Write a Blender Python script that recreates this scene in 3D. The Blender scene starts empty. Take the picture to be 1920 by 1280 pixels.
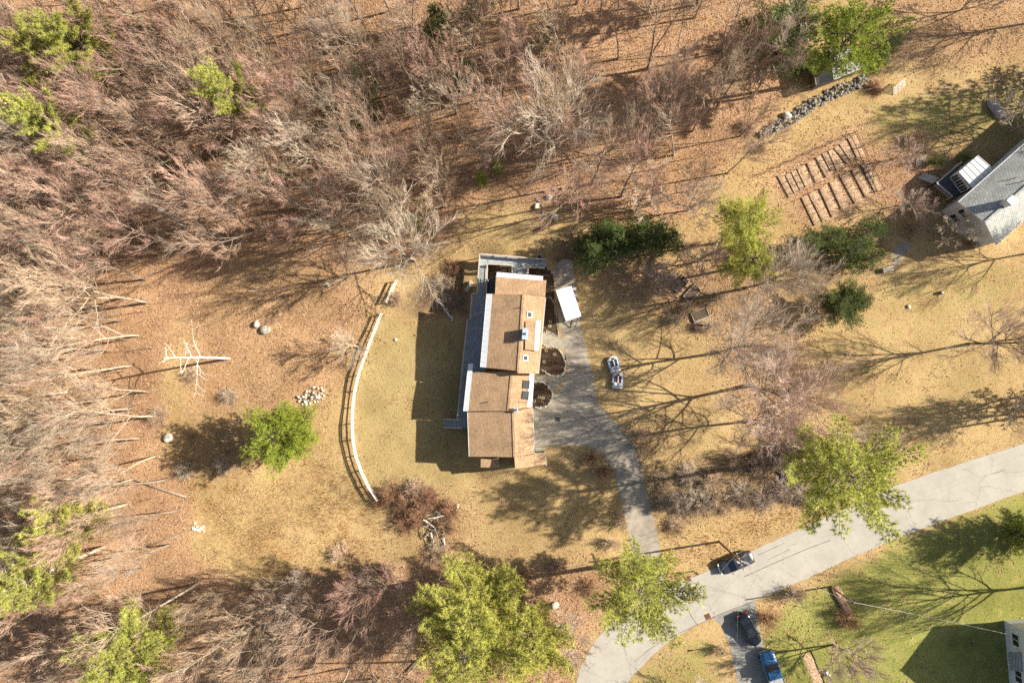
import bpy, math, random
import numpy as np
from mathutils import Vector, Matrix
sc = bpy.context.scene
rad = math.radians
# ------------------------------------------------------------------ camera
H = 91.0
FPX = 1280.0
_d = Vector((70, -80, -1280)).normalized()          # straight down, seen from the camera
_u = -_d
_X = (Vector((1, 0, 0)) - _u * _u.x).normalized()
_Y = _u.cross(_X)
RM = Matrix((_X, _Y, _u))
cam = bpy.data.cameras.new('camera'); camo = bpy.data.objects.new('camera', cam)
sc.collection.objects.link(camo)
cam.sensor_width = 36.0; cam.lens = 36.0 * FPX / 1920.0
cam.clip_start = 0.5; cam.clip_end = 6000
camo.matrix_world = Matrix.Translation((0, 0, H)) @ RM.to_4x4()
sc.camera = camo
# ------------------------------------------------------------------ light
SUN_EL = 31.0
SUN_DIR = Vector((1.0, 0.17, 0)).normalized()       # towards the sun on the ground
w = bpy.data.worlds.new('World'); sc.world = w; w.use_nodes = True
nt = w.node_tree; bg = nt.nodes['Background']
sky = nt.nodes.new('ShaderNodeTexSky'); sky.sky_type = 'NISHITA'; sky.sun_disc = False
sky.sun_elevation = rad(SUN_EL); sky.dust_density = 2.0
sky.sun_rotation = math.atan2(SUN_DIR.x, SUN_DIR.y)
nt.links.new(sky.outputs[0], bg.inputs[0]); bg.inputs[1].default_value = 0.06
sl = bpy.data.lights.new('sun', 'SUN'); slo = bpy.data.objects.new('sun', sl); sc.collection.objects.link(slo)
sl.energy = 5.0; sl.angle = rad(0.5); sl.color = (1.0, 0.93, 0.82)
sd = Vector((SUN_DIR.x * math.cos(rad(SUN_EL)), SUN_DIR.y * math.cos(rad(SUN_EL)), math.sin(rad(SUN_EL))))
slo.rotation_euler = sd.to_track_quat('Z', 'Y').to_euler()
sc.view_settings.view_transform = 'Standard'; sc.view_settings.look = 'None'
sc.view_settings.gamma = 1; sc.view_settings.exposure = 1.22
sc.render.engine = 'CYCLES'
sc.cycles.max_bounces = 4; sc.cycles.diffuse_bounces = 2; sc.cycles.transparent_max_bounces = 8
sc.cycles.use_denoising = False

# ------------------------------------------------------------------ ground height and pixel rays
def sstep(v):
    v = np.clip(v, 0, 1); return v * v * (3 - 2 * v)
def T(x, y):
    near = sstep((y + 14.5) / 4.0) * sstep((21 - y) / 5.0)
    s = near * sstep((-5.0 - x) / 6.0) + (1 - near) * sstep((4.0 - x) / 38.0)
    return s * (-2.0 + 0.14 * np.sin(x * .35 + 1) * np.cos(y * .3) + .07 * np.sin(x * .9) * np.sin(y * .8 + .5))
def ray(px, py, z):
    v = RM @ Vector((px - 960, 640 - py, -FPX))
    t = (z - H) / v.z
    return Vector((v.x * t, v.y * t, z))
def gp(px, py, dz=0.0):                              # a point dz above the ground
    z = 0.0
    for _ in range(6):
        p = ray(px, py, z); z = float(T(p.x, p.y)) + dz
    return ray(px, py, z)
def topx(p):                                         # world -> pixel
    v = RM.transposed() @ (Vector(p) - Vector((0, 0, H)))
    return 960 + FPX * v.x / -v.z, 640 - FPX * v.y / -v.z

# ------------------------------------------------------------------ object helpers
C = sc.collection
def setp(o, label=None, cat=None, group=None, kind=None):
    if label: o['label'] = label
    if cat: o['category'] = cat
    if group: o['group'] = group
    if kind: o['kind'] = kind
    return o
def empty(name, loc=(0, 0, 0), rz=0, **k):
    o = bpy.data.objects.new(name, None); C.objects.link(o)
    o.empty_display_size = .3; o.location = loc; o.rotation_euler = (0, 0, rz)
    return setp(o, **k)
class MB:
    def __init__(s): s.v = []; s.f = []; s.m = []
    def add(s, vs, fs, m=0):
        b = len(s.v); s.v.extend(tuple(p) for p in vs)
        for f in fs: s.f.append(tuple(i + b for i in f)); s.m.append(m)
        return s
    def box(s, c, d, rz=0.0, m=0, taper=1.0, bev=0.0):
        cx, cy, cz = c; x, y, z = d[0] / 2, d[1] / 2, d[2] / 2
        ca, sa = math.cos(rz), math.sin(rz)
        if bev > 0:
            b = min(bev, x * .9, y * .9, z * .9); rings = []
            for (ex, zz) in ((b, -z), (0, -z + b), (0, z - b), (b, z)):
                X, Y = x - ex, y - ex; bb = b * .8
                rings.append([(X - bb, -Y, zz), (X, -Y + bb, zz), (X, Y - bb, zz), (X - bb, Y, zz), (-X + bb, Y, zz), (-X, Y - bb, zz), (-X, -Y + bb, zz), (-X + bb, -Y, zz)])
            vs = [p for r in rings for p in r]; fs = []
            for k in range(3):
                for i in range(8): fs.append((k * 8 + i, k * 8 + (i + 1) % 8, k * 8 + 8 + (i + 1) % 8, k * 8 + 8 + i))
            fs.append(tuple(range(7, -1, -1))); fs.append(tuple(range(24, 32)))
        else:
            t = taper
            vs = [(-x, -y, -z), (x, -y, -z), (x, y, -z), (-x, y, -z), (-x * t, -y * t, z), (x * t, -y * t, z), (x * t, y * t, z), (-x * t, y * t, z)]
            fs = [(3, 2, 1, 0), (4, 5, 6, 7), (0, 1, 5, 4), (1, 2, 6, 5), (2, 3, 7, 6), (3, 0, 4, 7)]
        return s.add([(cx + ca * p[0] - sa * p[1], cy + sa * p[0] + ca * p[1], cz + p[2]) for p in vs], fs, m)
    def bar(s, p, q, wd, ht, m=0, up=Vector((0, 0, 1))):   # rectangular bar from p to q, wd across, ht along up
        p, q = Vector(p), Vector(q); d = (q - p).normalized()
        a = d.cross(up)
        if a.length < 1e-4: a = d.cross(Vector((1, 0, 0)))
        a.normalize(); b = a.cross(d).normalized(); a = a * wd / 2; b = b * ht / 2
        vs = [p - a - b, p + a - b, p + a + b, p - a + b, q - a - b, q + a - b, q + a + b, q - a + b]
        return s.add(vs, [(3, 2, 1, 0), (4, 5, 6, 7), (0, 1, 5, 4), (1, 2, 6, 5), (2, 3, 7, 6), (3, 0, 4, 7)], m)
    def tube(s, pts, rs, k=6, m=0, cap=True):
        pts = [Vector(p) for p in pts]; n = len(pts); b = len(s.v)
        d = (pts[1] - pts[0]).normalized()
        a = d.cross(Vector((.3, .1, 1)) if abs(d.z) < .9 else Vector((1, .1, 0))).normalized()
        for i in range(n):
            if i < n - 1: d = (pts[i + 1] - pts[i])
            a = a - d * (a.dot(d) / max(d.length_squared, 1e-9))
            if a.length < 1e-6: a = Vector((1, 0, 0))
            a.normalize(); c = d.cross(a).normalized(); r = rs[i] if hasattr(rs, '__len__') else rs
            for j in range(k):
                t = 2 * math.pi * j / k
                q = pts[i] + (a * math.cos(t) + c * math.sin(t)) * r
                s.v.append((q.x, q.y, q.z))
        for i in range(n - 1):
            for j in range(k):
                s.f.append((b + i * k + j, b + i * k + (j + 1) % k, b + (i + 1) * k + (j + 1) % k, b + (i + 1) * k + j)); s.m.append(m)
        if cap:
            s.f.append(tuple(b + j for j in range(k - 1, -1, -1))); s.m.append(m)
            s.f.append(tuple(b + (n - 1) * k + j for j in range(k))); s.m.append(m)
        return s
    def prism(s, poly, z0, z1, m=0, mtop=None):          # poly of (x,y) or points, ccw
        n = len(poly); ar = sum(poly[i][0] * poly[(i + 1) % n][1] - poly[(i + 1) % n][0] * poly[i][1] for i in range(n))
        if ar < 0: poly = list(poly)[::-1]
        s.add([(p[0], p[1], z0) for p in poly] + [(p[0], p[1], z1) for p in poly], [tuple(range(n - 1, -1, -1))] + [(i, (i + 1) % n, n + (i + 1) % n, n + i) for i in range(n)], m)
        b = len(s.v) - n; s.f.append(tuple(range(b, b + n))); s.m.append(m if mtop is None else mtop)
        return s
    def slab(s, q, th, m=0, ms=None):                    # a quad/polygon in space thickened downward
        q = [Vector(p) for p in q]; nrm = (q[1] - q[0]).cross(q[2] - q[0]).normalized()
        if nrm.z < 0: q = q[::-1]; nrm = -nrm
        n = len(q); lo = [p - Vector((0, 0, th)) for p in q]; ms = m if ms is None else ms
        s.add(q, [tuple(range(n))], m)
        s.add(lo + q, [tuple(range(n - 1, -1, -1))] + [(i, (i + 1) % n, n + (i + 1) % n, n + i) for i in range(n)], ms)
        return s
    def mesh(s, name, mats, smooth=False):
        me = bpy.data.meshes.new(name); me.from_pydata(s.v, [], s.f)
        for mt in (mats if isinstance(mats, (list, tuple)) else [mats]): me.materials.append(mt)
        if any(s.m): me.polygons.foreach_set('material_index', s.m)
        if smooth: me.polygons.foreach_set('use_smooth', [True] * len(s.f))
        me.update(); return me
    def build(s, name, mats, parent=None, smooth=False, loc=None, **k):
        o = bpy.data.objects.new(name, s.mesh(name, mats, smooth)); C.objects.link(o)
        if parent is not None: o.parent = parent
        if loc is not None: o.location = loc
        return setp(o, **k)
def link(name, me, parent=None, loc=(0, 0, 0), rot=(0, 0, 0), scale=(1, 1, 1), **k):
    o = bpy.data.objects.new(name, me); C.objects.link(o); o.parent = parent
    o.location = loc; o.rotation_euler = rot; o.scale = scale
    return setp(o, **k)
def rawmesh(name, verts, faces_n, nper, mats, col=None):  # numpy arrays -> mesh, every face nper corners
    me = bpy.data.meshes.new(name); nv = len(verts)
    me.vertices.add(nv); me.vertices.foreach_set('co', np.asarray(verts, dtype=np.float32).ravel())
    nf = len(faces_n); me.loops.add(nf * nper); me.loops.foreach_set('vertex_index', np.asarray(faces_n, dtype=np.int32).ravel())
    me.polygons.add(nf); me.polygons.foreach_set('loop_start', np.arange(0, nf * nper, nper, dtype=np.int32))
    me.update(calc_edges=True)
    if col is not None:
        at = me.attributes.new('tint', 'FLOAT_COLOR', 'POINT'); at.data.foreach_set('color', np.asarray(col, dtype=np.float32).ravel())
    for m in mats: me.materials.append(m)
    return me

# ------------------------------------------------------------------ materials
def lin(r, g, b):
    f = lambda c: (c / 255 / 12.92) if c / 255 < .04045 else ((c / 255 + .055) / 1.055) ** 2.4
    return (f(r), f(g), f(b))
_M = {}
def mat(name, col, rough=.8, var=.18, scale=3.0, bump=0.0, bscale=None, metal=0.0, rnd=0.0, obj=True, spec=.3, coat=0.0, trans=0.0, col2=None, detail=4):
    if name in _M: return _M[name]
    m = bpy.data.materials.new(name); m.use_nodes = True; N = m.node_tree.nodes; L = m.node_tree.links
    p = N['Principled BSDF']; p.inputs['Roughness'].default_value = rough; p.inputs['Metallic'].default_value = metal
    p.inputs['Specular IOR Level'].default_value = spec; p.inputs['Coat Weight'].default_value = coat
    tc = N.new('ShaderNodeTexCoord'); src = tc.outputs['Object']
    no = N.new('ShaderNodeTexNoise'); no.inputs['Scale'].default_value = scale; no.inputs['Detail'].default_value = detail
    no.inputs['Roughness'].default_value = .65; L.new(src, no.inputs['Vector'])
    rp = N.new('ShaderNodeValToRGB'); e = rp.color_ramp.elements; e[0].position = .3; e[1].position = .7
    c2 = col2 or tuple(min(1, c * (1 + var)) for c in col); c1 = tuple(c * (1 - var) for c in col) if not col2 else col
    e[0].color = (*c1, 1); e[1].color = (*c2, 1); L.new(no.outputs[0], rp.inputs[0])
    out = rp.outputs[0]
    if rnd:
        oi = N.new('ShaderNodeObjectInfo'); hs = N.new('ShaderNodeHueSaturation')
        mp = N.new('ShaderNodeMapRange'); mp.inputs[3].default_value = 1 - rnd; mp.inputs[4].default_value = 1 + rnd
        L.new(oi.outputs['Random'], mp.inputs[0]); L.new(mp.outputs[0], hs.inputs['Value']); L.new(out, hs.inputs['Color'])
        mh = N.new('ShaderNodeMath'); mh.operation = 'MULTIPLY_ADD'; mh.inputs[1].default_value = 7.31; L.new(oi.outputs['Random'], mh.inputs[0])
        fr = N.new('ShaderNodeMath'); fr.operation = 'FRACT'; L.new(mh.outputs[0], fr.inputs[0])
        m2 = N.new('ShaderNodeMapRange'); m2.inputs[3].default_value = .5 - rnd * .06; m2.inputs[4].default_value = .5 + rnd * .06
        L.new(fr.outputs[0], m2.inputs[0]); L.new(m2.outputs[0], hs.inputs['Hue']); out = hs.outputs[0]
    L.new(out, p.inputs['Base Color'])
    if bump:
        nb = N.new('ShaderNodeTexNoise'); nb.inputs['Scale'].default_value = bscale or scale * 4; nb.inputs['Detail'].default_value = 5; L.new(src, nb.inputs['Vector'])
        bp = N.new('ShaderNodeBump'); bp.inputs['Strength'].default_value = bump; bp.inputs['Distance'].default_value = .05
        L.new(nb.outputs[0], bp.inputs['Height']); L.new(bp.outputs[0], p.inputs['Normal'])
    if trans:
        tr = N.new('ShaderNodeBsdfTranslucent'); L.new(out, tr.inputs[0]); mx = N.new('ShaderNodeMixShader'); mx.inputs[0].default_value = trans
        L.new(p.outputs[0], mx.inputs[1]); L.new(tr.outputs[0], mx.inputs[2]); L.new(mx.outputs[0], N['Material Output'].inputs[0])
    _M[name] = m; return m
def glass_mat(name, col, rough=.06):
    return mat(name, col, rough=rough, var=.1, spec=.9, coat=.3)

# --- ground material: the kinds of cover come from a painted point attribute, the grain from noise
def ground_material():
    m = bpy.data.materials.new('ground_cover'); m.use_nodes = True; N = m.node_tree.nodes; L = m.node_tree.links
    p = N['Principled BSDF']; p.inputs['Roughness'].default_value = .95; p.inputs['Specular IOR Level'].default_value = .1
    g = N.new('ShaderNodeNewGeometry'); at = N.new('ShaderNodeAttribute'); at.attribute_name = 'cover'
    at2 = N.new('ShaderNodeAttribute'); at2.attribute_name = 'cover2'
    s1 = N.new('ShaderNodeSeparateColor'); L.new(at.outputs['Color'], s1.inputs[0])
    s2 = N.new('ShaderNodeSeparateColor'); L.new(at2.outputs['Color'], s2.inputs[0])
    def noise(sc_, det=5, rough=.7, dist=0.0):
        n = N.new('ShaderNodeTexNoise'); n.inputs['Scale'].default_value = sc_; n.inputs['Detail'].default_value = det
        n.inputs['Roughness'].default_value = rough; n.inputs['Distortion'].default_value = dist
        L.new(g.outputs['Position'], n.inputs['Vector']); return n.outputs[0]
    def ramp(src, stops):
        r = N.new('ShaderNodeValToRGB'); el = r.color_ramp.elements
        while len(el) < len(stops): el.new(.5)
        for i, (a, c) in enumerate(stops): el[i].position = a; el[i].color = (*c, 1)
        L.new(src, r.inputs[0]); return r.outputs[0]
    def mix(a, b, f, mode='MIX'):
        x = N.new('ShaderNodeMix'); x.data_type = 'RGBA'; x.blend_type = mode
        for s_, v in ((x.inputs[0], f), (x.inputs[6], a), (x.inputs[7], b)):
            if isinstance(v, (int, float)): s_.default_value = v
            elif isinstance(v, tuple): s_.default_value = (*v, 1)
            else: L.new(v, s_)
        return x.outputs[2]
    def soft(mask, nz, width=.25):                       # ragged edge between two covers
        a = N.new('ShaderNodeMath'); a.operation = 'ADD'; L.new(mask, a.inputs[0]); L.new(nz, a.inputs[1])
        r = N.new('ShaderNodeMapRange'); r.inputs[1].default_value = 1 - width; r.inputs[2].default_value = 1 + width; r.interpolation_type = 'SMOOTHSTEP'
        L.new(a.outputs[0], r.inputs[0]); return r.outputs[0]
    fine = noise(5.0, 6, .75); mid = noise(.7, 5, .7, .6); big = noise(.12, 4, .6); grain = noise(16, 3, .8)
    straw = ramp(fine, [(.28, (.24, .16, .07)), (.5, (.45, .33, .165)), (.72, (.60, .47, .27))])
    straw = mix(straw, ramp(mid, [(.3, (.25, .14, .06)), (.5, (.47, .33, .155)), (.7, (.37, .285, .115))]), .6)
    litter = ramp(fine, [(.28, (.15, .08, .042)), (.5, (.39, .24, .14)), (.72, (.55, .38, .24))])
    litter = mix(litter, ramp(mid, [(.3, (.22, .12, .06)), (.5, (.41, .255, .145)), (.72, (.46, .33, .17))]), .5)
    green = ramp(fine, [(.28, (.12, .14, .03)), (.5, (.25, .26, .07)), (.72, (.38, .36, .12))])
    green = mix(green, ramp(mid, [(.3, (.15, .19, .04)), (.5, (.27, .27, .075)), (.72, (.42, .34, .13))]), .55)
    olive = ramp(fine, [(.28, (.22, .165, .07)), (.5, (.37, .295, .13)), (.72, (.50, .40, .20))])
    olive = mix(olive, ramp(mid, [(.3, (.25, .225, .085)), (.5, (.39, .31, .14)), (.7, (.44, .34, .165))]), .5)
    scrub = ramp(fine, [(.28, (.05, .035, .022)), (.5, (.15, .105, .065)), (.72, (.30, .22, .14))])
    mulch = ramp(fine, [(.3, (.03, .02, .013)), (.5, (.075, .052, .033)), (.72, (.17, .115, .07))])
    c = mix(straw, litter, soft(s1.outputs[0], mid))
    c = mix(c, green, soft(s1.outputs[1], mid)); c = mix(c, olive, soft(s1.outputs[2], mid, .3))
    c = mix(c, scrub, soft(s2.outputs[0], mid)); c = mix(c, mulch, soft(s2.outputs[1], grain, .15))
    c = mix(c, ramp(big, [(.3, (.70, .66, .60)), (.7, (1.12, 1.1, 1.08))]), .9, 'MULTIPLY')
    L.new(c, p.inputs['Base Color'])
    bp = N.new('ShaderNodeBump'); bp.inputs['Strength'].default_value = .9; bp.inputs['Distance'].default_value = .12
    L.new(fine, bp.inputs['Height']); L.new(bp.outputs[0], p.inputs['Normal'])
    return m
def asphalt_material(name, col, crack=True, stain=.25):
    m = bpy.data.materials.new(name); m.use_nodes = True; N = m.node_tree.nodes; L = m.node_tree.links
    p = N['Principled BSDF']; p.inputs['Roughness'].default_value = .85; p.inputs['Specular IOR Level'].default_value = .25
    g = N.new('ShaderNodeNewGeometry')
    def noise(s, d=5, r=.6):
        n = N.new('ShaderNodeTexNoise'); n.inputs['Scale'].default_value = s; n.inputs['Detail'].default_value = d; n.inputs['Roughness'].default_value = r
        L.new(g.outputs['Position'], n.inputs['Vector']); return n.outputs[0]
    def ramp(s, st):
        r = N.new('ShaderNodeValToRGB'); el = r.color_ramp.elements
        while len(el) < len(st): el.new(.5)
        for i, (a, c) in enumerate(st): el[i].position = a; el[i].color = (c, c, c, 1)
        L.new(s, r.inputs[0]); return r.outputs[0]
    def mul(a, b, f=1.0):
        x = N.new('ShaderNodeMix'); x.data_type = 'RGBA'; x.blend_type = 'MULTIPLY'; x.inputs[0].default_value = f
        L.new(a, x.inputs[6]); L.new(b, x.inputs[7]); return x.outputs[2]
    base = N.new('ShaderNodeRGB'); base.outputs[0].default_value = (*col, 1)
    c = mul(base.outputs[0], ramp(noise(18, 4, .8), [(.3, .93), (.7, 1.05)]))
    c = mul(c, ramp(noise(.35, 4), [(.32, 1 - stain), (.62, 1.05)])); c = mul(c, ramp(noise(1.6, 5), [(.3, 1 - stain * .6), (.55, 1.03)]))
    if crack:
        v = N.new('ShaderNodeTexVoronoi'); v.feature = 'DISTANCE_TO_EDGE'; v.inputs['Scale'].default_value = .16
        nz = N.new('ShaderNodeTexNoise'); nz.inputs['Scale'].default_value = .8; nz.inputs['Detail'].default_value = 4; L.new(g.outputs['Position'], nz.inputs['Vector'])
        va = N.new('ShaderNodeVectorMath'); va.operation = 'SCALE'; va.inputs[3].default_value = 1.6; L.new(nz.outputs[1], va.inputs[0])
        vb = N.new('ShaderNodeVectorMath'); vb.operation = 'ADD'; L.new(g.outputs['Position'], vb.inputs[0]); L.new(va.outputs[0], vb.inputs[1])
        L.new(vb.outputs[0], v.inputs['Vector']); c = mul(c, ramp(v.outputs[0], [(.0, .45), (.006, .95), (.012, 1)]), .6)
    L.new(c, p.inputs['Base Color'])
    bp = N.new('ShaderNodeBump'); bp.inputs['Strength'].default_value = .3; bp.inputs['Distance'].default_value = .02
    L.new(noise(30, 3), bp.inputs['Height']); L.new(bp.outputs[0], p.inputs['Normal'])
    return m
def shingle_material(name, col, size=.16):
    m = bpy.data.materials.new(name); m.use_nodes = True; N = m.node_tree.nodes; L = m.node_tree.links
    p = N['Principled BSDF']; p.inputs['Roughness'].default_value = .9; p.inputs['Specular IOR Level'].default_value = .15
    tc = N.new('ShaderNodeTexCoord'); mp = N.new('ShaderNodeMapping'); mp.inputs['Rotation'].default_value = (0, 0, rad(94)); L.new(tc.outputs['Object'], mp.inputs[0])
    b = N.new('ShaderNodeTexBrick'); b.inputs['Scale'].default_value = 1.0; b.inputs['Brick Width'].default_value = .32; b.inputs['Row Height'].default_value = size
    b.inputs['Mortar Size'].default_value = .016; b.inputs['Bias'].default_value = -.2
    b.inputs['Color1'].default_value = (*[c * .85 for c in col], 1); b.inputs['Color2'].default_value = (*[min(1, c * 1.13) for c in col], 1); b.inputs['Mortar'].default_value = (*[c * .38 for c in col], 1)
    L.new(mp.outputs[0], b.inputs['Vector'])
    n = N.new('ShaderNodeTexNoise'); n.inputs['Scale'].default_value = .6; n.inputs['Detail'].default_value = 6; L.new(tc.outputs['Object'], n.inputs['Vector'])
    r = N.new('ShaderNodeValToRGB'); r.color_ramp.elements[0].position = .3; r.color_ramp.elements[0].color = (.8, .8, .8, 1); r.color_ramp.elements[1].position = .7; r.color_ramp.elements[1].color = (1.1, 1.08, 1.05, 1)
    L.new(n.outputs[0], r.inputs[0]); x = N.new('ShaderNodeMix'); x.data_type = 'RGBA'; x.blend_type = 'MULTIPLY'; x.inputs[0].default_value = 1
    L.new(b.outputs[0], x.inputs[6]); L.new(r.outputs[0], x.inputs[7])
    n2 = N.new('ShaderNodeTexNoise'); n2.inputs['Scale'].default_value = 9; n2.inputs['Detail'].default_value = 4; L.new(tc.outputs['Object'], n2.inputs['Vector'])
    r2 = N.new('ShaderNodeValToRGB'); r2.color_ramp.elements[0].position = .3; r2.color_ramp.elements[0].color = (.72, .72, .72, 1); r2.color_ramp.elements[1].position = .7; r2.color_ramp.elements[1].color = (1.2, 1.2, 1.2, 1)
    L.new(n2.outputs[0], r2.inputs[0]); y = N.new('ShaderNodeMix'); y.data_type = 'RGBA'; y.blend_type = 'MULTIPLY'; y.inputs[0].default_value = 1
    L.new(x.outputs[2], y.inputs[6]); L.new(r2.outputs[0], y.inputs[7]); L.new(y.outputs[2], p.inputs['Base Color'])
    bp = N.new('ShaderNodeBump'); bp.inputs['Strength'].default_value = .5; bp.inputs['Distance'].default_value = .02; L.new(b.outputs['Fac'], bp.inputs['Height']); bp.invert = True
    L.new(bp.outputs[0], p.inputs['Normal'])
    return m
M_ground = ground_material()
M_road = asphalt_material('road_asphalt', (.37, .34, .285), True, .10)
M_drive = asphalt_material('driveway_asphalt', (.355, .305, .235), True, .32)
M_nbdrive = asphalt_material('neighbour_driveway_asphalt', (.27, .255, .225), True, .2)
M_conc = mat('path_concrete', (.30, .265, .20), .9, .2, 1.5, .3, 20)
M_shingle = shingle_material('brown_roof_shingle', (.47, .31, .182), .18)
M_grey_shingle = shingle_material('grey_roof_shingle', (.40, .41, .385), .3)
M_white = mat('white_trim_paint', (.72, .72, .70), .6, .06, 4)
M_metal = mat('eave_metal', (.62, .64, .66), .45, .08, 1.2, metal=0.0, spec=.5)
M_siding = mat('tan_siding', (.36, .29, .21), .8, .1, 2)
M_wsiding = mat('pale_siding', (.58, .60, .60), .8, .08, 2)
M_deck = mat('weathered_deck_wood', (.34, .37, .38), .85, .25, 2.5, .3, 30)
M_rail = mat('railing_wood', (.46, .40, .32), .8, .15, 3)
M_glass = glass_mat('window_glass', (.02, .025, .03))
M_skyglass = glass_mat('skylight_glass', (.04, .05, .06), .12)
M_dark = mat('dark_metal', (.03, .03, .03), .5, .1, 5)
M_pipe = mat('vent_pipe', (.08, .06, .05), .6, .1, 5)
M_chim = mat('chimney_cladding', (.33, .38, .45), .6, .12, 4)
M_stone = mat('field_stone', (.30, .275, .24), .9, .35, 2.2, .5, 9, rnd=.35)
M_palestone = mat('pale_stone', (.52, .47, .38), .9, .25, 2.2, .5, 9, rnd=.3)
M_bark = mat('grey_bark', (.29, .23, .17), .95, .35, 2.5, .5, 12, rnd=.22)
M_palebark = mat('pale_bark', (.42, .35, .255), .95, .3, 2.5, .4, 12, rnd=.15)
M_darkbark = mat('dark_bark', (.11, .085, .065), .95, .35, 2.5, .6, 12, rnd=.2)
M_deadwood = mat('bleached_deadwood', (.66, .58, .47), .9, .2, 3, .3, 14)
M_tw_pink = mat('pinkish_twigs', (.43, .27, .20), .9, .2, 1.0, rnd=.2)
M_tw_tan = mat('tan_twigs', (.44, .31, .21), .9, .2, 1.0, rnd=.2)
M_tw_grey = mat('grey_twigs', (.41, .325, .24), .9, .2, 1.0, rnd=.2)
M_tw_ypale = mat('pale_yard_twigs', (.50, .405, .31), .9, .2, 1.0, rnd=.1)
M_tw_ypink = mat('pale_pink_yard_twigs', (.50, .36, .285), .9, .2, 1.0, rnd=.1)
M_tw_red = mat('red_brown_twigs', (.29, .16, .095), .9, .25, 1.5, rnd=.2)
M_pine = mat('yellow_green_needles', (.46, .46, .105), .75, .4, .8, rnd=.14, trans=.3, detail=6)
M_spruce = mat('bright_green_needles', (.29, .34, .045), .75, .35, .9, rnd=.1, trans=.25, detail=6)
M_hemlock = mat('dark_green_needles', (.13, .175, .045), .8, .35, 1.1, rnd=.2, trans=.25, detail=6)
M_wood = mat('old_timber', (.34, .27, .20), .9, .3, 2, .3, 16, rnd=.2)
M_soil = mat('garden_soil', (.10, .07, .045), 1, .4, 4, .8, 14)
M_pole = mat('utility_pole_wood', (.19, .13, .085), .9, .25, 3, .3, 20)
M_wire = mat('cable_sheath', (.42, .41, .38), .7, .1, 3)
M_tyre = mat('tyre_rubber', (.02, .02, .02), .9, .1, 8)
M_rim = mat('wheel_rim', (.4, .4, .42), .35, .1, 8, metal=.7)
M_hl = mat('headlight_lens', (.7, .72, .74), .15, .05, 8, spec=.8)
M_tl = mat('taillight_lens', (.45, .02, .02), .2, .1, 8, spec=.8)

# ================================================================== THE SETTING
RNG = np.random.default_rng(7); random.seed(7)
def wpoly(pxs): return np.array([[*gp(*p).xy] for p in pxs])
def inpoly(P, x, y):
    r = np.zeros(x.shape, bool); n = len(P)
    for i in range(n):
        x1, y1 = P[i]; x2, y2 = P[(i + 1) % n]
        c = ((y1 > y) != (y2 > y)); t = (x2 - x1) * (y - y1) / (y2 - y1 + 1e-12) + x1
        r ^= c & (x < t)
    return r
fx = np.arange(-88, 88.01, .5); fy = np.arange(-62, 70.01, .5)
def blur(a, k):
    if k < 1: return a
    ker = np.exp(-np.linspace(-2, 2, 2 * k + 1) ** 2); ker /= ker.sum()
    p = np.pad(a, k, mode='edge')
    p = np.apply_along_axis(lambda v: np.convolve(v, ker, 'valid'), 0, p)
    return np.apply_along_axis(lambda v: np.convolve(v, ker, 'valid'), 1, p)
GX, GY = np.meshgrid(fx, fy)
def mask(polys, k=3):
    a = np.zeros(GX.shape)
    for pts, val in polys: a = np.where(inpoly(wpoly(pts), GX, GY), np.maximum(a, val), a)
    return blur(a, k)
WOODS = [(-500, -500), (1560, -500), (1500, 160), (1420, 250), (1340, 330), (1290, 420), (1080, 410), (1050, 385), (860, 388), (845, 470), (700, 500), (560, 480), (400, 475), (335, 560), (300, 700), (300, 850),
         (370, 930), (350, 1040), (430, 1085), (540, 1110), (640, 1060), (860, 1055), (1180, 1060), (1100, 1180), (1050, 1500), (-500, 1500)]
m_litter = mask([(WOODS, 1.0), ([(335, 480), (700, 510), (720, 560), (660, 720), (600, 770), (340, 800)], .62),
                 ([(1235, 990), (1340, 1000), (1560, 940), (1580, 960), (1420, 1025), (1290, 1085)], .42), ([(1390, 340), (1500, 260), (1620, 190), (1660, 240), (1640, 420), (1480, 440)], .42),
                 ([(1080, 470), (1300, 480), (1420, 500), (1520, 620), (1560, 800), (1380, 820), (1330, 640), (1080, 540)], .55), ([(1640, 270), (1780, 280), (1760, 400), (1660, 420)], .8), ([(1440, 325), (1600, 252), (1652, 358), (1520, 425), (1498, 372)], 1.0),
                 ([(1560, -100), (2100, -100), (2100, 90), (1800, 140), (1640, 140)], .6), ([(1330, 1150), (1480, 1085), (1580, 1080), (1600, 1200), (1450, 1190)], .35), ([(830, 930), (880, 960), (860, 1060), (780, 1050)], .7)], 9)
m_green = mask([([(1560, 1080), (1740, 985), (1920, 915), (2200, 840), (2200, 1500), (1460, 1500), (1420, 1180), (1480, 1120)], .78), ([(1620, 190), (1920, 140), (2050, 140), (1980, 270), (1760, 270), (1640, 260)], .5),
                ([(1650, 500), (1950, 470), (1950, 600), (1600, 600)], .38), ([(1190, 1240), (1340, 1170), (1360, 1230), (1380, 1400), (1150, 1400)], .5), ([(1500, 560), (1900, 560), (1920, 820), (1560, 800)], .3),
                ([(880, 880), (1060, 860), (1060, 930), (900, 980)], .25)], 7)
m_olive = mask([([(712, 592), (760, 598), (875, 600), (890, 900), (700, 935), (676, 880), (662, 800), (668, 700)], .62), ([(860, 400), (1040, 410), (1030, 480), (880, 480)], .4)], 3)
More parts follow.
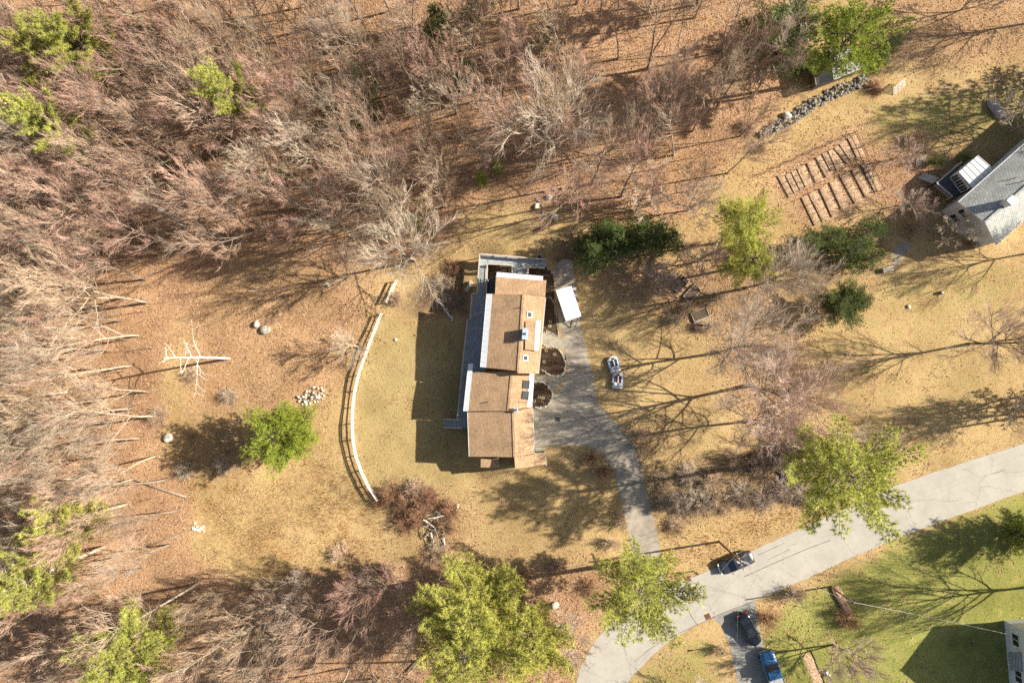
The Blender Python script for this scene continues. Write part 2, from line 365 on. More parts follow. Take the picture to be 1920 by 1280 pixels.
m_scrub = mask([([(1222, 900), (1300, 850), (1480, 830), (1570, 890), (1540, 955), (1400, 965), (1250, 1000)], .58), ([(805, 500), (880, 480), (888, 600), (760, 605), (735, 570)], .62), ([(310, 800), (460, 780), (480, 900), (320, 900)], .5),
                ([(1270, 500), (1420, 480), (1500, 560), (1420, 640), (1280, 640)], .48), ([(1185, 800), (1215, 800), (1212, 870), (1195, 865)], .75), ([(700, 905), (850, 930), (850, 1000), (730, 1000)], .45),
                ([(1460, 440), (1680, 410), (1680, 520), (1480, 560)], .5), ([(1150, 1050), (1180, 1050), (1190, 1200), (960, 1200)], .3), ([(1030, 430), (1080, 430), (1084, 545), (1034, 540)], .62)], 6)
m_mulch = mask([([(1022, 553), (1036, 560), (1044, 590), (1047, 628), (1030, 640), (1012, 640), (1018, 600)], 1.0), ([(1010, 650), (1045, 652), (1060, 672), (1058, 700), (1035, 706), (1008, 702)], 1.0),
                ([(998, 716), (1022, 718), (1037, 738), (1030, 762), (998, 768)], 1.0), ([(912, 492), (1020, 500), (1040, 520), (1040, 560), (1020, 560), (905, 560)], 1.0)], 1)

def grow(a, step, n): return [a + (step * 1.35 ** i - step) / .35 + step * 1 for i in range(n)]
gx = np.concatenate([np.array([-88 - (1.3 ** i) * 2 for i in range(26, -1, -1)]), fx, np.array([88 + (1.3 ** i) * 2 for i in range(27)])])
gy = np.concatenate([np.array([-62 - (1.3 ** i) * 2 for i in range(26, -1, -1)]), fy, np.array([70 + (1.3 ** i) * 2 for i in range(27)])])
AX, AY = np.meshgrid(gx, gy); AZ = T(AX, AY)
ny_, nx_ = AX.shape
vid = np.arange(nx_ * ny_).reshape(ny_, nx_)
quads = np.stack([vid[:-1, :-1], vid[:-1, 1:], vid[1:, 1:], vid[1:, :-1]], -1).reshape(-1, 4)
gm = rawmesh('ground', np.stack([AX, AY, AZ], -1).reshape(-1, 3), quads, 4, [M_ground])
ix = np.clip(np.searchsorted(fx, AX[0] - 1e-6), 0, len(fx) - 1); iy = np.clip(np.searchsorted(fy, AY[:, 0] - 1e-6), 0, len(fy) - 1)
def attr(name, a, b, c):
    col = np.zeros((ny_, nx_, 4), np.float32); col[..., 3] = 1
    for k, q in enumerate((a, b, c)):
        if q is not None: col[..., k] = q[np.ix_(iy, ix)]
    gm.attributes.new(name, 'FLOAT_COLOR', 'POINT').data.foreach_set('color', col.ravel())
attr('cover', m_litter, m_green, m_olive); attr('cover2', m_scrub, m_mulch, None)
gm.polygons.foreach_set('use_smooth', [True] * len(gm.polygons))
ground = link('ground', gm, kind='structure')

def ragged(pxs, step=.7, amp=.10, seed=1, closed=True):   # pixel outline -> world outline with an uneven edge
    r = random.Random(seed); P = [gp(*p) for p in pxs]; out = []
    for i in range(len(P) if closed else len(P) - 1):
        a, b = P[i], P[(i + 1) % len(P)]; n = max(1, int((b - a).length / step)); d = (b - a).normalized(); nn = Vector((-d.y, d.x, 0))
        for k in range(n): out.append(a.lerp(b, k / n) + nn * r.uniform(-amp, amp))
    return out
def smoothline(pxs, n=8):
    out = []
    for i in range(len(pxs) - 1):
        p0 = pxs[max(0, i - 1)]; p1 = pxs[i]; p2 = pxs[i + 1]; p3 = pxs[min(len(pxs) - 1, i + 2)]
        for k in range(n):
            t = k / n
            out.append(tuple(.5 * ((2 * p1[j]) + (-p0[j] + p2[j]) * t + (2 * p0[j] - 5 * p1[j] + 4 * p2[j] - p3[j]) * t * t + (-p0[j] + 3 * p1[j] - 3 * p2[j] + p3[j]) * t ** 3) for j in (0, 1)))
    out.append(pxs[-1]); return out
def sheet(name, pts, z, m, parent=None, **k):
    mb = MB(); mb.add([(p[0], p[1], float(T(p[0], p[1])) + z) for p in pts], [tuple(range(len(pts)))])
    nrm = sum(pts[i][0] * pts[(i + 1) % len(pts)][1] - pts[(i + 1) % len(pts)][0] * pts[i][1] for i in range(len(pts)))
    if nrm < 0: mb.f = [f[::-1] for f in mb.f]
    return mb.build(name, m, parent, **k)
road_up = smoothline([(2150, 742), (1920, 830), (1720, 895), (1600, 946), (1480, 1001), (1420, 1027), (1330, 1068), (1250, 1100), (1165, 1152), (1110, 1210), (1078, 1290), (1060, 1450)], 6)
road_dn = smoothline([(2150, 838), (1920, 921), (1740, 986), (1600, 1043), (1500, 1089), (1410, 1127), (1330, 1161), (1262, 1197), (1208, 1244), (1168, 1300), (1150, 1450)], 6)
def jit(pts, a, seed):
    r = random.Random(seed); return [Vector((p.x + r.uniform(-a, a), p.y + r.uniform(-a, a), 0)) for p in pts]
up_w = jit([gp(*p) for p in road_up], .07, 3); dn_w = jit([gp(*p) for p in road_dn], .07, 4)
road = sheet('road', up_w + dn_w[::-1], .024, M_road, kind='structure')
drive_px = [(1054, 486), (1072, 488), (1080, 540), (1086, 596), (1101, 660), (1113, 705), (1119, 757), (1161, 800), (1191, 836), (1201, 872), (1216, 930), (1238, 1028), (1252, 1108), (1200, 1140), (1187, 1048), (1180, 1010), (1166, 945), (1151, 886), (1130, 852), (1101, 834),
            (1050, 836), (1000, 838), (997, 766), (1030, 764), (1040, 740), (1062, 714), (1066, 690), (1060, 660), (1054, 625), (1048, 604), (1042, 565), (1036, 505)]
drive = sheet('driveway', ragged(drive_px, .6, .07, 5), .014, M_drive, kind='structure')
sheet('driveway', ragged([(1332, 1150), (1414, 1116), (1420, 1165), (1432, 1215), (1462, 1275), (1500, 1400), (1400, 1400), (1386, 1290), (1370, 1215), (1352, 1172)], .6, .07, 6), .014, M_nbdrive, kind='structure')
path_px = [[(1014, 636), (1020, 621), (1034, 622), (1050, 634), (1060, 640), (1058, 656), (1046, 652), (1026, 646), (1012, 648)], [(1004, 704), (1036, 707), (1058, 700), (1068, 704), (1050, 722), (1038, 734), (1026, 718), (1000, 714)]]
for i, pp in enumerate(path_px): sheet('path', ragged(pp, .5, .05, 10 + i), .02, M_conc, kind='structure')
sheet('path', ragged([(1676, 470), (1690, 452), (1712, 462), (1694, 478), (1684, 498), (1672, 500)], .5, .06, 14), .012, M_conc, kind='structure')
M_seal = mat('crack_sealer', (.06, .055, .05), .6, .2, 4)
def seam(pxs, wd, z=.03, m=M_seal, name='crack_seam', parent=None, amp=1.2):
    r = random.Random(int(pxs[0][0])); sp = smoothline([(p[0] + r.uniform(-amp, amp), p[1] + r.uniform(-amp, amp)) for p in pxs], 6)
    P = [gp(*p) for p in sp]; L_, R_ = [], []
    for i, p in enumerate(P):
        d = (P[min(i + 1, len(P) - 1)] - P[max(i - 1, 0)]).normalized(); n = Vector((-d.y, d.x, 0)) * wd / 2 * r.uniform(.6, 1.2); L_.append(p + n); R_.append(p - n)
    mb = MB(); vs = [(p.x, p.y, z) for p in L_ + R_]; n = len(P)
    mb.add(vs, [(n + i, n + i + 1, i + 1, i) for i in range(n - 1)]); return mb.build(name, m, parent)
seam([(1396, 1080), (1450, 1056), (1510, 1030), (1558, 1011)], .06, parent=road)
seam([(1288, 1136), (1293, 1146), (1300, 1160), (1309, 1171)], .07, parent=road)
seam([(1576, 995), (1578, 1010)], .05, parent=road); seam([(1640, 1023), (1652, 1016)], .06, parent=road)
seam([(1860, 888), (1885, 880)], .05, parent=road); seam([(1190, 1240), (1230, 1206), (1290, 1178), (1340, 1155)], .05, parent=road)
seam([(1330, 1160), (1370, 1142), (1412, 1126)], .06, z=.031, parent=road); seam([(1420, 1040), (1470, 1017)], .05, parent=road); seam([(1440, 1048), (1480, 1030)], .04, parent=road)
seam([(1028, 742), (1062, 760), (1100, 788), (1120, 800)], .05, z=.02, parent=drive); seam([(1160, 802), (1192, 838), (1201, 872)], .05, z=.02, parent=drive)
seam([(1045, 790), (1046, 782)], .7, z=.02, parent=drive, name='oil_stain', amp=0); seam([(1012, 785), (1013, 788)], .3, z=.02, parent=drive, name='oil_stain', amp=0)
M_yel = mat('yellow_marking_paint', (.70, .50, .08), .8, .25, 6)
seam([(1299, 1096), (1303, 1108), (1306, 1114)], .16, m=M_yel, name='painted_mark', parent=road, amp=.3); seam([(1316, 1134), (1320, 1140)], .18, m=M_yel, name='painted_mark', parent=road, amp=.3); seam([(1322, 1146), (1326, 1153)], .2, m=M_yel, name='painted_mark', parent=road, amp=.3)

# ================================================================== THE HOUSE
house = empty('house', gp(960, 700), label='long brown shingled house with deck, bent roofline and pale eave strips, in the middle', cat='house')
HL = Vector(house.location)
def hb(mb, name, mats, parent=None, smooth=False, **k):   # house parts are given in world coordinates
    mb.v = [(p[0] - HL.x, p[1] - HL.y, p[2] - HL.z) for p in mb.v]
    return mb.build(name, mats, parent or house, smooth, **k)
def lerp(a, b, t): return a + (b - a) * t
def gable(L0, L1, C0, C1, R0, R1, zl, zr, wallm, D1=None, inset=.35, shing=M_shingle, build=hb, par=None, fas=M_white):
    """L eave, C ridge, R eave; 0 = far end, 1 = near end; zl, zr the foot of each side wall"""
    D0, D1 = C0, (D1 or C1); par = par
    rl = build(MB().slab([L0, L1, C1, C0], .14, 0, 1), 'roof', [shing, fas], par)
    rr = build(MB().slab([D0, D1, R1, R0], .141, 0, 1), 'roof', [shing, fas], par)
    ax = (L1 - L0).normalized(); out = Vector((ax.y, -ax.x, 0))
    if out.dot(L0 - R0) < 0: out = -out
    for (a, b, o) in ((L0, L1, out), (R0, R1, -out)):
        q = MB(); dz = Vector((0, 0, -.10)); q.bar(a + dz + o * .03, b + dz + o * .03, .05, .24); build(q, 'fascia', fas, par)
    cap = MB(); cap.bar(C0 + Vector((0, 0, .02)), (C1 if C1 == D1 else lerp(C1, D1, .5)) + Vector((0, 0, .02)), .28, .05); build(cap, 'ridge_cap', shing, rl if build is hb else rl)
    def ins(p, along, across): return p + ax * along - out * across
    l0, l1 = ins(L0, inset, inset), ins(L1, -inset, inset); r0, r1 = ins(R0, inset, -inset), ins(R1, -inset, -inset); c0, c1 = ins(C0, inset, 0), ins(C1, -inset, 0)
    dz = Vector((0, 0, -.20)); lo = lambda p, z: Vector((p.x, p.y, z))
    vs = [l0 + dz, l1 + dz, c0 + dz, c1 + dz, r0 + dz, r1 + dz, lo(l0, zl), lo(l1, zl), lo(r0, zr), lo(r1, zr)]
    fs = [(6, 7, 1, 0), (9, 8, 4, 5), (8, 6, 0, 2, 4), (7, 9, 5, 3, 1), (0, 1, 3, 2), (2, 3, 5, 4), (7, 6, 8, 9)]
    wl = build(MB().add(vs, fs), 'wall', wallm, par)
    return rl, rr, wl, (l0, l1, r0, r1, ax, out)
def eave_strip(L0, L1, C0, C1, f0, f1, e0=0.0, e1=0.0, par=None, ribs=8):
    up = Vector((0, 0, .022)); ax = (L1 - L0).normalized()
    a, b = lerp(L0, C0, f0) + up - ax * e0, lerp(L1, C1, f0) + up + ax * e1; c, d = lerp(L1, C1, f1) + up + ax * e1, lerp(L0, C0, f1) + up - ax * e0
    st = hb(MB().slab([a, b, c, d], .03), 'metal_eave_strip', M_metal)
    for i in range(ribs + 1):
        q = MB(); t = i / ribs; q.bar(lerp(a, b, .003 + t * .994) + up * .6, lerp(d, c, .003 + t * .994) + up * .6, .03, .03)
        q.v = [(p[0] - HL.x, p[1] - HL.y, p[2] - HL.z) for p in q.v]; q.build('seam', M_metal, st)
def window(center, ax, out, wd, ht, par, build=hb, frame=M_white, pane=M_glass, name='window', mull=True):
    c = Vector(center); up = Vector((0, 0, 1)); q = MB(); t = .09
    for s in (-1, 1):
        q.bar(c + ax * (s * (wd / 2)) - up * (ht / 2 + t / 2) + out * .03, c + ax * (s * (wd / 2)) + up * (ht / 2 + t / 2) + out * .03, .1, t, up=ax)
        q.bar(c - ax * (wd / 2 - .05) + up * (s * ht / 2) + out * .03, c + ax * (wd / 2 - .05) + up * (s * ht / 2) + out * .03, .1, t)
    if mull: q.bar(c - ax * (wd / 2 - .05) + out * .025, c + ax * (wd / 2 - .05) + out * .025, .07, .06)
    wn = build(q, name, frame, par)
    pa = MB(); pa.bar(c - ax * (wd / 2 - .03) + out * .012, c + ax * (wd / 2 - .03) + out * .012, .02, ht - .06)
    off = -HL if build is hb else Vector((0, 0, 0)); pa.v = [(p[0] + off.x, p[1] + off.y, p[2] + off.z) for p in pa.v]; pa.build('pane', pane, wn)
    return wn
EU, RU = 4.0, 5.05
U = dict(L0=ray(913, 550.6, EU), L1=ray(901, 688, EU), C0=ray(981, 552, RU), C1=ray(971.3, 695, RU), R0=ray(1022.8, 558, EU), R1=ray(1009.6, 700.3, EU))
ul, ur, uw, ui = gable(U['L0'], U['L1'], U['C0'], U['C1'], U['R0'], U['R1'], -2.1, -.1, M_siding, D1=ray(971, 699.5, RU))
eave_strip(U['L0'], U['L1'], U['C0'], U['C1'], -.005, .15, ribs=14)
EM, RMz = 2.75, 3.8
Mm = dict(L0=ray(877, 698, EM), L1=ray(869.4, 770.6, EM), C0=ray(959.5, 696.5, RMz), C1=ray(952.8, 769.5, RMz), R0=ray(1001, 701, EM + .1), R1=ray(997, 762, EM + .1))
ml, mr, mw, mi = gable(Mm['L0'], Mm['L1'], Mm['C0'], Mm['C1'], Mm['R0'], Mm['R1'], -2.1, -.1, M_siding)
eave_strip(Mm['L0'], Mm['L1'], Mm['C0'], Mm['C1'], -.005, .105, e0=1.15, ribs=9)
eave_strip(Mm['R0'], Mm['R1'], Mm['C0'], Mm['C1'], -.005, .19, ribs=6)
EG, RG = 2.65, 3.75
G = dict(L0=ray(877, 772.5, EG), L1=ray(880, 855.5, EG), C0=ray(962, 772, RG), C1=ray(964.5, 856.5, RG), R0=ray(998.5, 763, EG), R1=ray(1001.6, 873, EG))
gl, gr, gw, gi = gable(G['L0'], G['L1'], G['C0'], G['C1'], G['R0'], ray(1001.2, 850, EG), -2.1, -.1, M_siding)
# the sunny slope runs on past the gable over a side porch
gx0, gx1 = ray(964.6, 857, RG - .002), ray(965.8, 877.5, RG - .002)
hb(MB().slab([gx0, gx1, ray(1002, 873.4, EG), ray(1001.4, 851, EG)], .141, 0, 1), 'roof', [M_shingle, M_white])
hb(MB().slab([ray(1001.8, 848.5, EG - .05), ray(1002.3, 873, EG - .05), ray(1023.5, 870, EG - .55), ray(1023, 848.5, EG - .55)], .12, 0, 1), 'porch_roof', [M_shingle, M_white])
hb(MB().slab([ray(901.5, 859.8, 1.9), ray(901.5, 876, 1.7), ray(936, 875.8, 1.7), ray(935.6, 859.8, 1.9)], .12, 0, 1), 'bay_roof', [M_shingle, M_white])
bw = [ray(904, 858, 1.7), ray(904, 873.5, 1.7), ray(933.5, 873, 1.7), ray(933, 858, 1.7)]
hb(MB().prism([(p.x, p.y) for p in bw], -2.1, 1.58), 'bay_wall', M_siding)
for (a, b) in (((968, 876), .0), ((1000, 872), .0), ((1021.5, 868), .55), ((1021.5, 850), .55)):
    p = ray(*a, 2.4 - b); q = MB(); q.bar((p.x, p.y, -.6), (p.x, p.y, 2.45 - b), .14, .14); hb(q, 'post', M_white)
q = MB(); pw = [ray(966.5, 857, 0), ray(967.5, 874.5, 0), ray(1000, 870.5, 0), ray(999.5, 855, 0)]; q.prism([(p.x, p.y) for p in pw], -.9, 2.3); hb(q, 'wall', M_siding)
q = MB(); q.box(ray(1012, 842.5, .25) + Vector((0, 0, 0)), (1.25, .6, .5), rad(-3), bev=.03); q.box(ray(1011, 847.3, .1), (1.2, .4, .2), rad(-3)); hb(q, 'step', M_conc)
q = MB(); a, b = ray(1022, 846, 1.0), ray(1024, 871, 1.0); q.bar(a, b, .1, .1); q.bar(a - Vector((0, 0, .45)), b - Vector((0, 0, .45)), .06, .08)
for t in (0, .5, 1): p = lerp(a, b, t); q.bar((p.x, p.y, -.1), p, .1, .1)
hb(q, 'porch_railing', M_white)
# the low north wing: one slope falling away from the main block
ZN1, ZN0 = 3.75, 3.05
nq = [ray(930, 517, ZN0), ray(928, 551.5, ZN1), ray(1022, 558.5, ZN1), ray(1024.3, 525.5, ZN0)]
nr = hb(MB().slab(nq, .14, 0, 1), 'roof', [M_shingle, M_white])
s0, s1 = ray(931.5, 510, ZN0 - .12), ray(1018.3, 517.6, ZN0 - .12)
st = hb(MB().slab([s0, s1, ray(1017.5, 526.2, ZN0 + .04), ray(930, 518.8, ZN0 + .04)], .04), 'metal_eave_strip', M_metal)
s2, s3 = ray(1017.5, 526.2, ZN0 + .06), ray(930, 518.8, ZN0 + .06)
for i in range(11):
    q = MB(); t = .02 + i / 10 * .96; q.bar(lerp(s0, s1, t) + Vector((0, 0, .02)), lerp(s3, s2, t) + Vector((0, 0, .0)), .035, .04)
    q.v = [(p[0] - HL.x, p[1] - HL.y, p[2] - HL.z) for p in q.v]; q.build('seam', M_metal, st)
nf = [ray(934, 516, ZN0), ray(931, 552, ZN0), ray(1019, 558, ZN0), ray(1018.5, 524, ZN0)]
hb(MB().prism([(p.x, p.y) for p in nf], -2.0, ZN0 - .16), 'wall', M_siding)
hb(MB().slab([ray(917, 516, .9), ray(914.5, 550, .9), ray(929, 551, 1.5), ray(931, 517, 1.5)], .06), 'shade_slab', mat('painted_dark_shade', (.04, .045, .045), .8, .2, 3))  # dark slab painted as the shadow and shaded wall below the north wing
# shed dormer on the sunny slope
dq = [ray(985.5, 602, RU - .02), ray(984.4, 655.5, RU - .02), ray(1009.4, 656.8, RU - .34), ray(1013.8, 601.5, RU - .34)]
dm = hb(MB().slab(dq, .12, 0, 1), 'dormer_roof', [M_shingle, M_white])
up = Vector((0, 0, .022)); hb(MB().slab([lerp(dq[0], dq[3], .70) + up, lerp(dq[1], dq[2], .70) + up, lerp(dq[1], dq[2], 1.01) + up, lerp(dq[0], dq[3], 1.01) + up], .03), 'metal_eave_strip', mat('bright_eave_metal', (.78, .78, .77), .5, .05, 2))
q = MB(); pr = [(lerp(dq[0], dq[3], .15)), (lerp(dq[1], dq[2], .15)), (lerp(dq[1], dq[2], .93)), (lerp(dq[0], dq[3], .93))]
ins_ = [lerp(p, (dq[0] + dq[2]) / 2, .05) for p in pr]; q.prism([(p.x, p.y) for p in ins_], 3.6, RU - .34); hb(q, 'dormer_wall', M_white)
def on_slope(px, py, A, B, Cc):                         # pixel -> point on the plane of a roof slope
    n = (B - A).cross(Cc - A).normalized(); v = RM @ Vector((px - 960, 640 - py, -FPX)); o = Vector((0, 0, H))
    return o + v * ((A - o).dot(n) / v.dot(n)), (n if n.z > 0 else -n)
def skylight(px, py, A, B, Cc, wd, ln, ax, par, glass):
    p, n = on_slope(px, py, A, B, Cc); a = (ax - n * ax.dot(n)).normalized(); b = n.cross(a); q = MB()
    for s in (-1, 1):
        q.bar(p + b * (s * wd / 2) - a * (ln / 2 + .045) + n * .06, p + b * (s * wd / 2) + a * (ln / 2 + .045) + n * .06, .09, .14, up=n)
        q.bar(p + a * (s * ln / 2) - b * (wd / 2 - .046) + n * .06, p + a * (s * ln / 2) + b * (wd / 2 - .046) + n * .06, .09, .14, up=n)
    q.v = [(v[0] - HL.x, v[1] - HL.y, v[2] - HL.z) for v in q.v]; s = q.build('skylight', M_white if glass is M_skyglass else M_dark, par)
    g = MB(); g.bar(p - a * (ln / 2 - .046) + n * .08, p + a * (ln / 2 - .046) + n * .08, wd - .1, .03, up=n); g.v = [(v[0] - HL.x, v[1] - HL.y, v[2] - HL.z) for v in g.v]
    g.build('glass', glass, s)
M_skypale = glass_mat('pale_skylight_glass', (.30, .31, .32), .2)
uax = (U['L1'] - U['L0']).normalized(); gax = (G['L1'] - G['L0']).normalized()
skylight(992.5, 590, U['C0'], U['R0'], U['R1'], .62, .66, uax, house, M_skyglass); skylight(985, 671, U['C0'], U['R0'], U['R1'], .62, .62, uax, house, M_skypale if False else M_skyglass)
skylight(986.5, 720.5, Mm['C0'], Mm['R0'], Mm['R1'], .78, .95, uax, house, mat('dark_skylight_glass', (.05, .055, .05), .15, .1, 3, spec=.8)); skylight(985, 740.5, Mm['C0'], Mm['R0'], Mm['R1'], .78, .95, uax, house, mat('dark_skylight_glass', (0, 0, 0)))
def chimney(px, py, A, B, Cc, wd, ln, ht, ax):
    p, n = on_slope(px, py, A, B, Cc); rz = math.atan2(ax.y, ax.x); q = MB(); q.box((p.x, p.y, p.z + ht / 2 - .25), (ln, wd, ht + .5), rz); c = hb(q, 'chimney', M_chim)
    k = MB(); k.box((p.x, p.y, p.z + ht + .06), (ln + .12, wd + .12, .12), rz, bev=.03); k.v = [(v[0] - HL.x, v[1] - HL.y, v[2] - HL.z) for v in k.v]; k.build('chimney_cap', mat('chimney_cap_metal', (.36, .43, .52), .5, .1, 3), c)  # cap metal: reflected blue sky put into its base colour
    k = MB(); k.box((p.x, p.y, p.z + ht + .18), (.24, .24, .14), rz); k.v = [(v[0] - HL.x, v[1] - HL.y, v[2] - HL.z) for v in k.v]; k.build('flue', M_dark, c)
chimney(985, 627, U['C0'], U['R0'], U['R1'], .62, 1.35, 1.15, uax)
chimney(967.5, 768, G['C0'], G['R0'], G['R1'], .42, .42, .55, gax)
def vent(px, py, A, B, Cc, ht):
    p, n = on_slope(px, py, A, B, Cc); q = MB(); q.tube([p - n * .1, p + Vector((0, 0, ht))], .06, 8); hb(q, 'vent_pipe', M_pipe)
vent(977, 576, U['L0'], U['L1'], U['C0'], .35); vent(915.5, 753, Mm['L0'], Mm['L1'], Mm['C0'], .5); vent(1000, 786, G['C0'], G['R0'], G['R1'], .2)
# windows and doors on the side walls
for (inf, ts, z, s) in ((ui, (.12, .3, .5, .7, .88), 1.5, 0), (ui, (.2, .45, .7), -1.0, 0), (mi, (.25, .7), 1.2, 0), (gi, (.2, .5, .8), .9, 0), (ui, (.15, .5, .85), 2.2, 1), (mi, (.5,), 1.4, 1)):
    l0, l1, r0, r1, ax, out = inf
    for t in ts:
        p = lerp(l0, l1, t) if s == 0 else lerp(r0, r1, t); o = out if s == 0 else -out
        window((p.x, p.y, z), ax, o, 1.2, 1.4 if z > 0 else 1.0, house)
l0, l1, r0, r1, ax, out = gi
for t in (.3, .72):
    p = lerp(r0, r1, t); q = MB(); c = Vector((p.x, p.y, 1.05)) - out * .02
    q.bar(c - ax * 1.25, c + ax * 1.25, .06, 2.1); d = hb(q, 'garage_door', M_white)
    for k in range(3):
        g = MB(); zz = .55 + k * .5; g.bar(Vector((p.x, p.y, zz)) - out * .06 - ax * 1.15, Vector((p.x, p.y, zz)) - out * .06 + ax * 1.15, .03, .4); g.v = [(v[0] - HL.x, v[1] - HL.y, v[2] - HL.z) for v in g.v]; g.build('door_panel', M_white, d)
l0, l1, r0, r1, ax, out = ui
p = lerp(r0, r1, .62); q = MB(); q.bar(Vector((p.x, p.y, 1.05)) - ax * .5 - out * .02, Vector((p.x, p.y, 1.05)) + ax * .5 - out * .02, .06, 2.1); d = hb(q, 'door', mat('front_door_paint', (.25, .05, .04), .5, .1, 4))
q = MB(); q.box(Vector((p.x, p.y, 1.0)) + ax * .38 - out * .08 - HL, (.06, .06, .12)); q.build('handle', M_rim, d)

# ------------------------------------------------------------------ deck along the west and north sides
DZ = .12
deck = empty('wooden_deck', gp(880, 640), label='weathered blue-grey timber deck with pale railing wrapping the house', cat='deck'); DL = Vector(deck.location)
def db(mb, name, m, parent=None, **k):
    mb.v = [(p[0] - DL.x, p[1] - DL.y, p[2] - DL.z) for p in mb.v]; return mb.build(name, m, parent or deck, **k)
dp = lambda x, y: ray(x, y, DZ)
west = [dp(901, 478), dp(895.5, 551), dp(886, 551), dp(882.5, 600), dp(877.5, 600), dp(869.5, 680), dp(858.5, 785)]
rail_px = [(899.7, 475.6), (894.2, 550.6), (884.7, 550.6), (881, 599.4), (876, 599.4), (867.6, 680), (857, 784)]
rail_top = [ray(x, y, DZ + 1.0) for x, y in rail_px]
ea = [dp(914.5, 478), dp(913, 551), dp(925, 551), dp(925, 600), dp(925, 600), dp(910, 690), dp(893, 802)]
boards = MB(); rnd = random.Random(3)
def strip_boards(a0, a1, b0, b1, wd=.14):                # boards run a->: from edge a (a0..a1) to edge b, laid side by side
    n = max(1, int(((b0 - a0).length + (b1 - a1).length) / 2 / wd))
    for i in range(n):
        t0, t1 = (i + .04) / n, (i + .96) / n; z = rnd.uniform(-.004, .004)
        boards.slab([lerp(a0, b0, t0) + Vector((0, 0, z)), lerp(a1, b1, t0) + Vector((0, 0, z)), lerp(a1, b1, t1) + Vector((0, 0, z)), lerp(a0, b0, t1) + Vector((0, 0, z))], .04)
for i in (0, 2, 4, 5):
    strip_boards(west[i], west[i + 1], ea[i], ea[i + 1])
strip_boards(dp(858.5, 785), dp(857, 802), dp(893, 786), dp(893, 802))
north = [dp(915, 477.3), dp(915, 492.5), dp(1024, 501), dp(1025, 488.5)]
strip_boards(north[0], north[3], north[1], north[2], .14)
strip_boards(dp(962, 496.5), dp(962, 512), dp(989.5, 499), dp(989, 514))
db(boards, 'deck_boards', M_deck, kind='stuff')
q = MB()
for a, b in zip(west[:-1], west[1:]): q.bar(a - Vector((0, 0, .16)), b - Vector((0, 0, .16)), .05, .2)
for (a, b) in ((dp(901, 478), dp(1025, 488.5)), (dp(914.5, 493), dp(962, 496.5)), (dp(989.5, 499), dp(1022, 501.5))): q.bar(a - Vector((0, 0, .16)), b - Vector((0, 0, .16)), .05, .2)
db(q, 'rim_joist', M_rail)
def railing(pts, closed_posts=True, ht=1.0):
    for a, b in zip(pts[:-1], pts[1:]):
        ln = (b - a).length; n = max(1, round(ln / 1.8))
        q = MB(); q.bar(a, b, .15, .05); db(q, 'top_rail', M_rail)
        q = MB(); dz = Vector((0, 0, -.75)); q.bar(a + dz, b + dz, .05, .08); q.bar(a + dz * .12, b + dz * .12, .05, .08); db(q, 'rail', M_rail)
        q = MB(); nb = int(ln / .14)
        for i in range(nb): p = lerp(a, b, (i + .5) / nb); q.bar(p - Vector((0, 0, .8)), p - Vector((0, 0, .06)), .035, .035)
        if nb: db(q, 'balusters', M_rail, kind='stuff')
        for i in range(n + (1 if b is pts[-1] else 0)):
            p = lerp(a, b, i / n); q = MB(); q.bar((p.x, p.y, min(float(T(p.x, p.y)), -.1) - .1), p - Vector((0, 0, .02)), .1, .1); db(q, 'post', M_rail)
railing(rail_top)
railing([rail_top[0], ray(1025, 486.5, DZ + 1.0)])
railing([ray(913.8, 494.2, DZ + 1), ray(960.5, 497, DZ + 1), ray(960.5, 510.5, DZ + 1)]); railing([ray(990, 512, DZ + 1), ray(990.5, 500, DZ + 1), ray(1021, 502.3, DZ + 1)])
railing([ray(913.8, 494.2, DZ + 1), ray(911.5, 550, DZ + 1)])
# stair down to the lawn
sa, sb = ray(866, 786, DZ), ray(866, 802, DZ); g0 = gp(833, 793); nst = 11; dz = (DZ - float(T(g0.x, g0.y))) / nst; run = (sa.x - g0.x) / nst
for i in range(nst):
    x = sa.x - run * (i + .5); z = DZ - dz * (i + 1) + .0
    q = MB(); q.bar((x, sa.y - .06, z), (x, sb.y + .06, z), run * .92, .05); db(q, 'stair_tread', M_deck)
for yy in (sa.y, sb.y):
    q = MB(); q.bar((sa.x, yy, DZ - .16), (g0.x, yy, float(T(g0.x, yy)) + .05), .06, .26); db(q, 'stringer', M_rail)
    q = MB(); q.bar((sa.x + .1, yy, DZ + .95), (g0.x, yy, float(T(g0.x, yy)) + 1.0), .12, .06)
    for t in (0, .33, .66, 1): q.bar((sa.x + (g0.x - sa.x) * t, yy, lerp(DZ, float(T(g0.x, yy)), t) - .2), (sa.x + (g0.x - sa.x) * t, yy, lerp(DZ, float(T(g0.x, yy)), t) + .95), .08, .08)
    db(q, 'handrail', M_rail)

